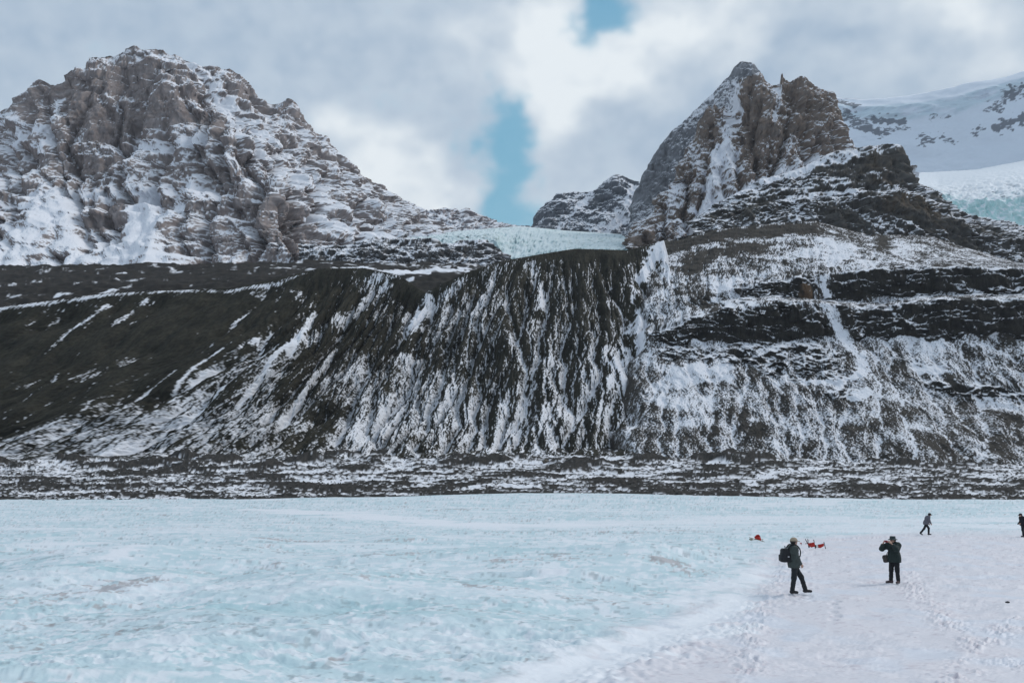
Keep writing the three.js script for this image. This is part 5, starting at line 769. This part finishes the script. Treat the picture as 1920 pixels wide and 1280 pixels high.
// cloth sheet between a top line and a bottom line, with thickness and folds
function drape(top, bot, nU = 26, nV = 14, th = 0.008, fold = 0.03) {
  const at2 = (l, t) => { const q = t * (l.length - 1), i = Math.min(Math.floor(q), l.length - 2); return [0, 1, 2].map((c) => mix(l[i][c], l[i + 1][c], q - i)); }, pos = [], idx = [];
  for (const s of [1, -1]) for (let j = 0; j <= nV; j++) for (let i = 0; i <= nU; i++) { const u = i / nU, v = j / nV, a = at2(top, u), b = at2(bot, u), w = fold * (Math.sin(v * 9 + u * 3) * 0.5 + n3(u * 5, v * 4, top[0][0] * 3)) * Math.sin(Math.PI * u); pos.push(mix(a[0], b[0], v), mix(a[1], b[1], v) - 0.01 * Math.sin(Math.PI * u) * v, mix(a[2], b[2], v) + w + s * th / 2); }
  const o = (nU + 1) * (nV + 1), id = (s, i, j) => s * o + j * (nU + 1) + i, quad = (a, b, c, d) => idx.push(a, c, b, b, c, d);
  for (let j = 0; j < nV; j++) for (let i = 0; i < nU; i++) { quad(id(0, i, j), id(0, i + 1, j), id(0, i, j + 1), id(0, i + 1, j + 1)); quad(id(1, i + 1, j), id(1, i, j), id(1, i + 1, j + 1), id(1, i, j + 1)); }
  for (let i = 0; i < nU; i++) { quad(id(1, i, 0), id(1, i + 1, 0), id(0, i, 0), id(0, i + 1, 0)); quad(id(0, i, nV), id(0, i + 1, nV), id(1, i, nV), id(1, i + 1, nV)); }
  for (let j = 0; j < nV; j++) { quad(id(1, 0, j), id(0, 0, j), id(1, 0, j + 1), id(0, 0, j + 1)); quad(id(0, nU, j), id(1, nU, j), id(0, nU, j + 1), id(1, nU, j + 1)); }
  const g = new THREE.BufferGeometry(); g.setAttribute('position', new THREE.BufferAttribute(new Float32Array(pos), 3)); g.setIndex(idx); g.computeVertexNormals(); return g;
}
{
  const pos = ground(1530, 1029), r = thing('cloth_barrier', 'sagging red cloth barrier with a white patch on dark stakes', 'barrier', pos), k = -pos[2] / F, X = (px) => (px - 1530) * k, Y = (py) => (1029 - py) * k;
  for (const [a, b] of [[[1519, 1025], [1512, 1011]], [[1517, 1025], [1516.5, 1011]], [[1529.5, 1030], [1527.5, 1012]], [[1549, 1031], [1546, 1016.5]]]) add(r, stick([X(a[0]), Y(a[1]) - 0.05, 0.02], [X(b[0]), Y(b[1]), -0.04], 0.022), stakeM, 'stake');
  add(r, stick([X(1511), Y(1019.5), 0], [X(1518), Y(1019), 0.03], 0.014), stakeM, 'toggle');
  const P = (px, py, z) => [X(px), Y(py), z];
  add(r, drape([P(1515, 1018.6, 0), P(1520, 1018, 0.06), P(1528, 1016.8, 0)], [P(1516, 1022, 0.03), P(1521, 1026, 0.12), P(1529, 1024.5, 0.03)]), redM, 'red_panel');
  add(r, drape([P(1528, 1017, 0), P(1529, 1021.5, 0), P(1531, 1022, 0)], [P(1529.5, 1026, 0.02), P(1530, 1026.5, 0.03), P(1531, 1027, 0.03)], 10, 10), stakeM, 'dark_strip');
  add(r, drape([P(1531.1, 1021.5, 0), P(1534.4, 1021, 0)], [P(1531.1, 1026.8, 0.04), P(1534.4, 1026.8, 0.04)], 10, 10, 0.008, 0.01), whiteM, 'white_patch');
  add(r, drape([P(1534.5, 1021, 0), P(1540, 1020, 0.04), P(1545.5, 1018.8, -0.02)], [P(1534.5, 1026.8, 0.04), P(1538, 1026.8, 0.1), P(1545.5, 1023.6, 0.02)]), redM, 'red_panel');
}
{
  const pos = ground(1418, 1015), r = thing('marker_flag', 'red cloth flag heaped over pale poles left of the barrier', 'flag', pos), k = -pos[2] / F, X = (px) => (px - 1418) * k, Y = (py) => (1015 - py) * k;
  add(r, drape([[X(1415), Y(1007), 0], [X(1419), Y(1003.2), -0.05], [X(1423), Y(1002), -0.02], [X(1426), Y(1005), 0]], [[X(1415), Y(1009.5), 0.12], [X(1419), Y(1011), 0.2], [X(1424), Y(1012), 0.2], [X(1427.5), Y(1013.5), 0.1]], 26, 16, 0.01, 0.07), redM, 'red_cloth');
  add(r, stick([X(1405), Y(1007.5), 0.05], [X(1438), Y(1017), 0.35], 0.018), woodM, 'pole');
  add(r, stick([X(1405), Y(1012), 0.25], [X(1432), Y(1011.2), -0.05], 0.018), woodM, 'pole');
  add(r, stick([X(1430), Y(1019), 0.2], [X(1429), Y(1012), 0.15], 0.02), woodM, 'peg');
  const g = new THREE.IcosahedronGeometry(0.09, 2); const p = g.attributes.position; for (let i = 0; i < p.count; i++) { const q = 1 + 0.25 * n3(p.getX(i) * 9, p.getY(i) * 9, p.getZ(i) * 9); p.setXYZ(i, p.getX(i) * q * 1.3, p.getY(i) * q * 0.8, p.getZ(i) * q); } g.computeVertexNormals(); g.translate(X(1407.5), Y(1011), 0.2); add(r, g, woodM, 'sandbag');
}
{
  const pos = ground(1503, 1022), r = thing('pennant', 'tiny red pennant on a short stake beside the beige cap', 'pennant', pos), k = -pos[2] / F;
  add(r, stick([0, -0.03, 0], [0.02, 0.17, 0], 0.012), stakeM, 'stake');
  add(r, drape([[0.02, 0.165, 0], [-0.09, 0.14, 0.02]], [[0.015, 0.06, 0.01], [-0.05, 0.08, 0.03]], 10, 8, 0.006, 0.01), redM, 'cloth');
}
// single stones and boulders that stand out
function rock(px, py, w, h, pos, label, tone, seed, name = 'boulder') {
  const g = new THREE.IcosahedronGeometry(0.5, 3), p = g.attributes.position;
  for (let i = 0; i < p.count; i++) { const x = p.getX(i), y = p.getY(i), z = p.getZ(i); let q = 1 + 0.3 * n3(x * 2.4 + seed, y * 2.4, z * 2.4) + 0.14 * n3b(x * 6, y * 6 + seed, z * 6) + 0.05 * n3(x * 15, y * 15, z * 15 + seed); q = Math.min(q, 0.56 / Math.max(Math.abs(x * 0.9 + y * 0.5), Math.abs(y), Math.abs(z * 0.8 - x * 0.4), 0.3)); p.setXYZ(i, x * q * w, y * q * h, z * q * w * 0.85); }
  g.computeVertexNormals();
  const m = new THREE.Mesh(g, new THREE.MeshStandardMaterial({ color: new THREE.Color(...tone), roughness: 0.95 }));
  m.name = numbered(name); m.position.set(pos[0], pos[1] + h * 0.22, pos[2]); m.rotation.y = seed; m.castShadow = m.receiveShadow = true; m.userData = { label, category: name === 'boulder' ? 'boulder' : 'stone' }; if (name === 'boulder') m.userData.group = 'large boulders at the foot of the moraine'; scene.add(m);
}
const onFlat = (px, py) => { const S = flatS; let best = 1e9, o = 0; for (let k = 0; k < S.N * S.M; k++) { const x = S.P[k * 3], y = S.P[k * 3 + 1] - EYE, z = S.P[k * 3 + 2], w = -z * cP + y * sP, u = 960 + F * x / w, v = 640 - F * (y * cP + z * sP) / w, q = (u - px) ** 2 + (v - py) ** 2; if (q < best) { best = q; o = k * 3; } } return [S.P[o], S.P[o + 1], S.P[o + 2]]; };
rock(0, 0, 5.2, 3.4, onFlat(1022, 866), 'brown boulder at the foot of the gullied moraine, midway across', [0.1, 0.085, 0.068], 1);
rock(0, 0, 3.6, 2.2, onFlat(1160, 872), 'low brown boulder at the talus foot, right of the larger brown boulder', [0.095, 0.082, 0.068], 2.2);
rock(0, 0, 4.2, 2.6, onFlat(1318, 874), 'dark boulder below the talus, left of the rightmost large boulder', [0.03, 0.03, 0.03], 3.1);
rock(0, 0, 3.8, 2.8, onFlat(1420, 876), 'rightmost large dark boulder at the talus foot', [0.035, 0.034, 0.032], 4.4);
rock(0, 0, 0.13, 0.08, ground(1890, 1130), 'small dark stone on the trodden snow near the right edge', [0.05, 0.05, 0.055], 5.3, 'stone');
renderer.render(scene, camera);
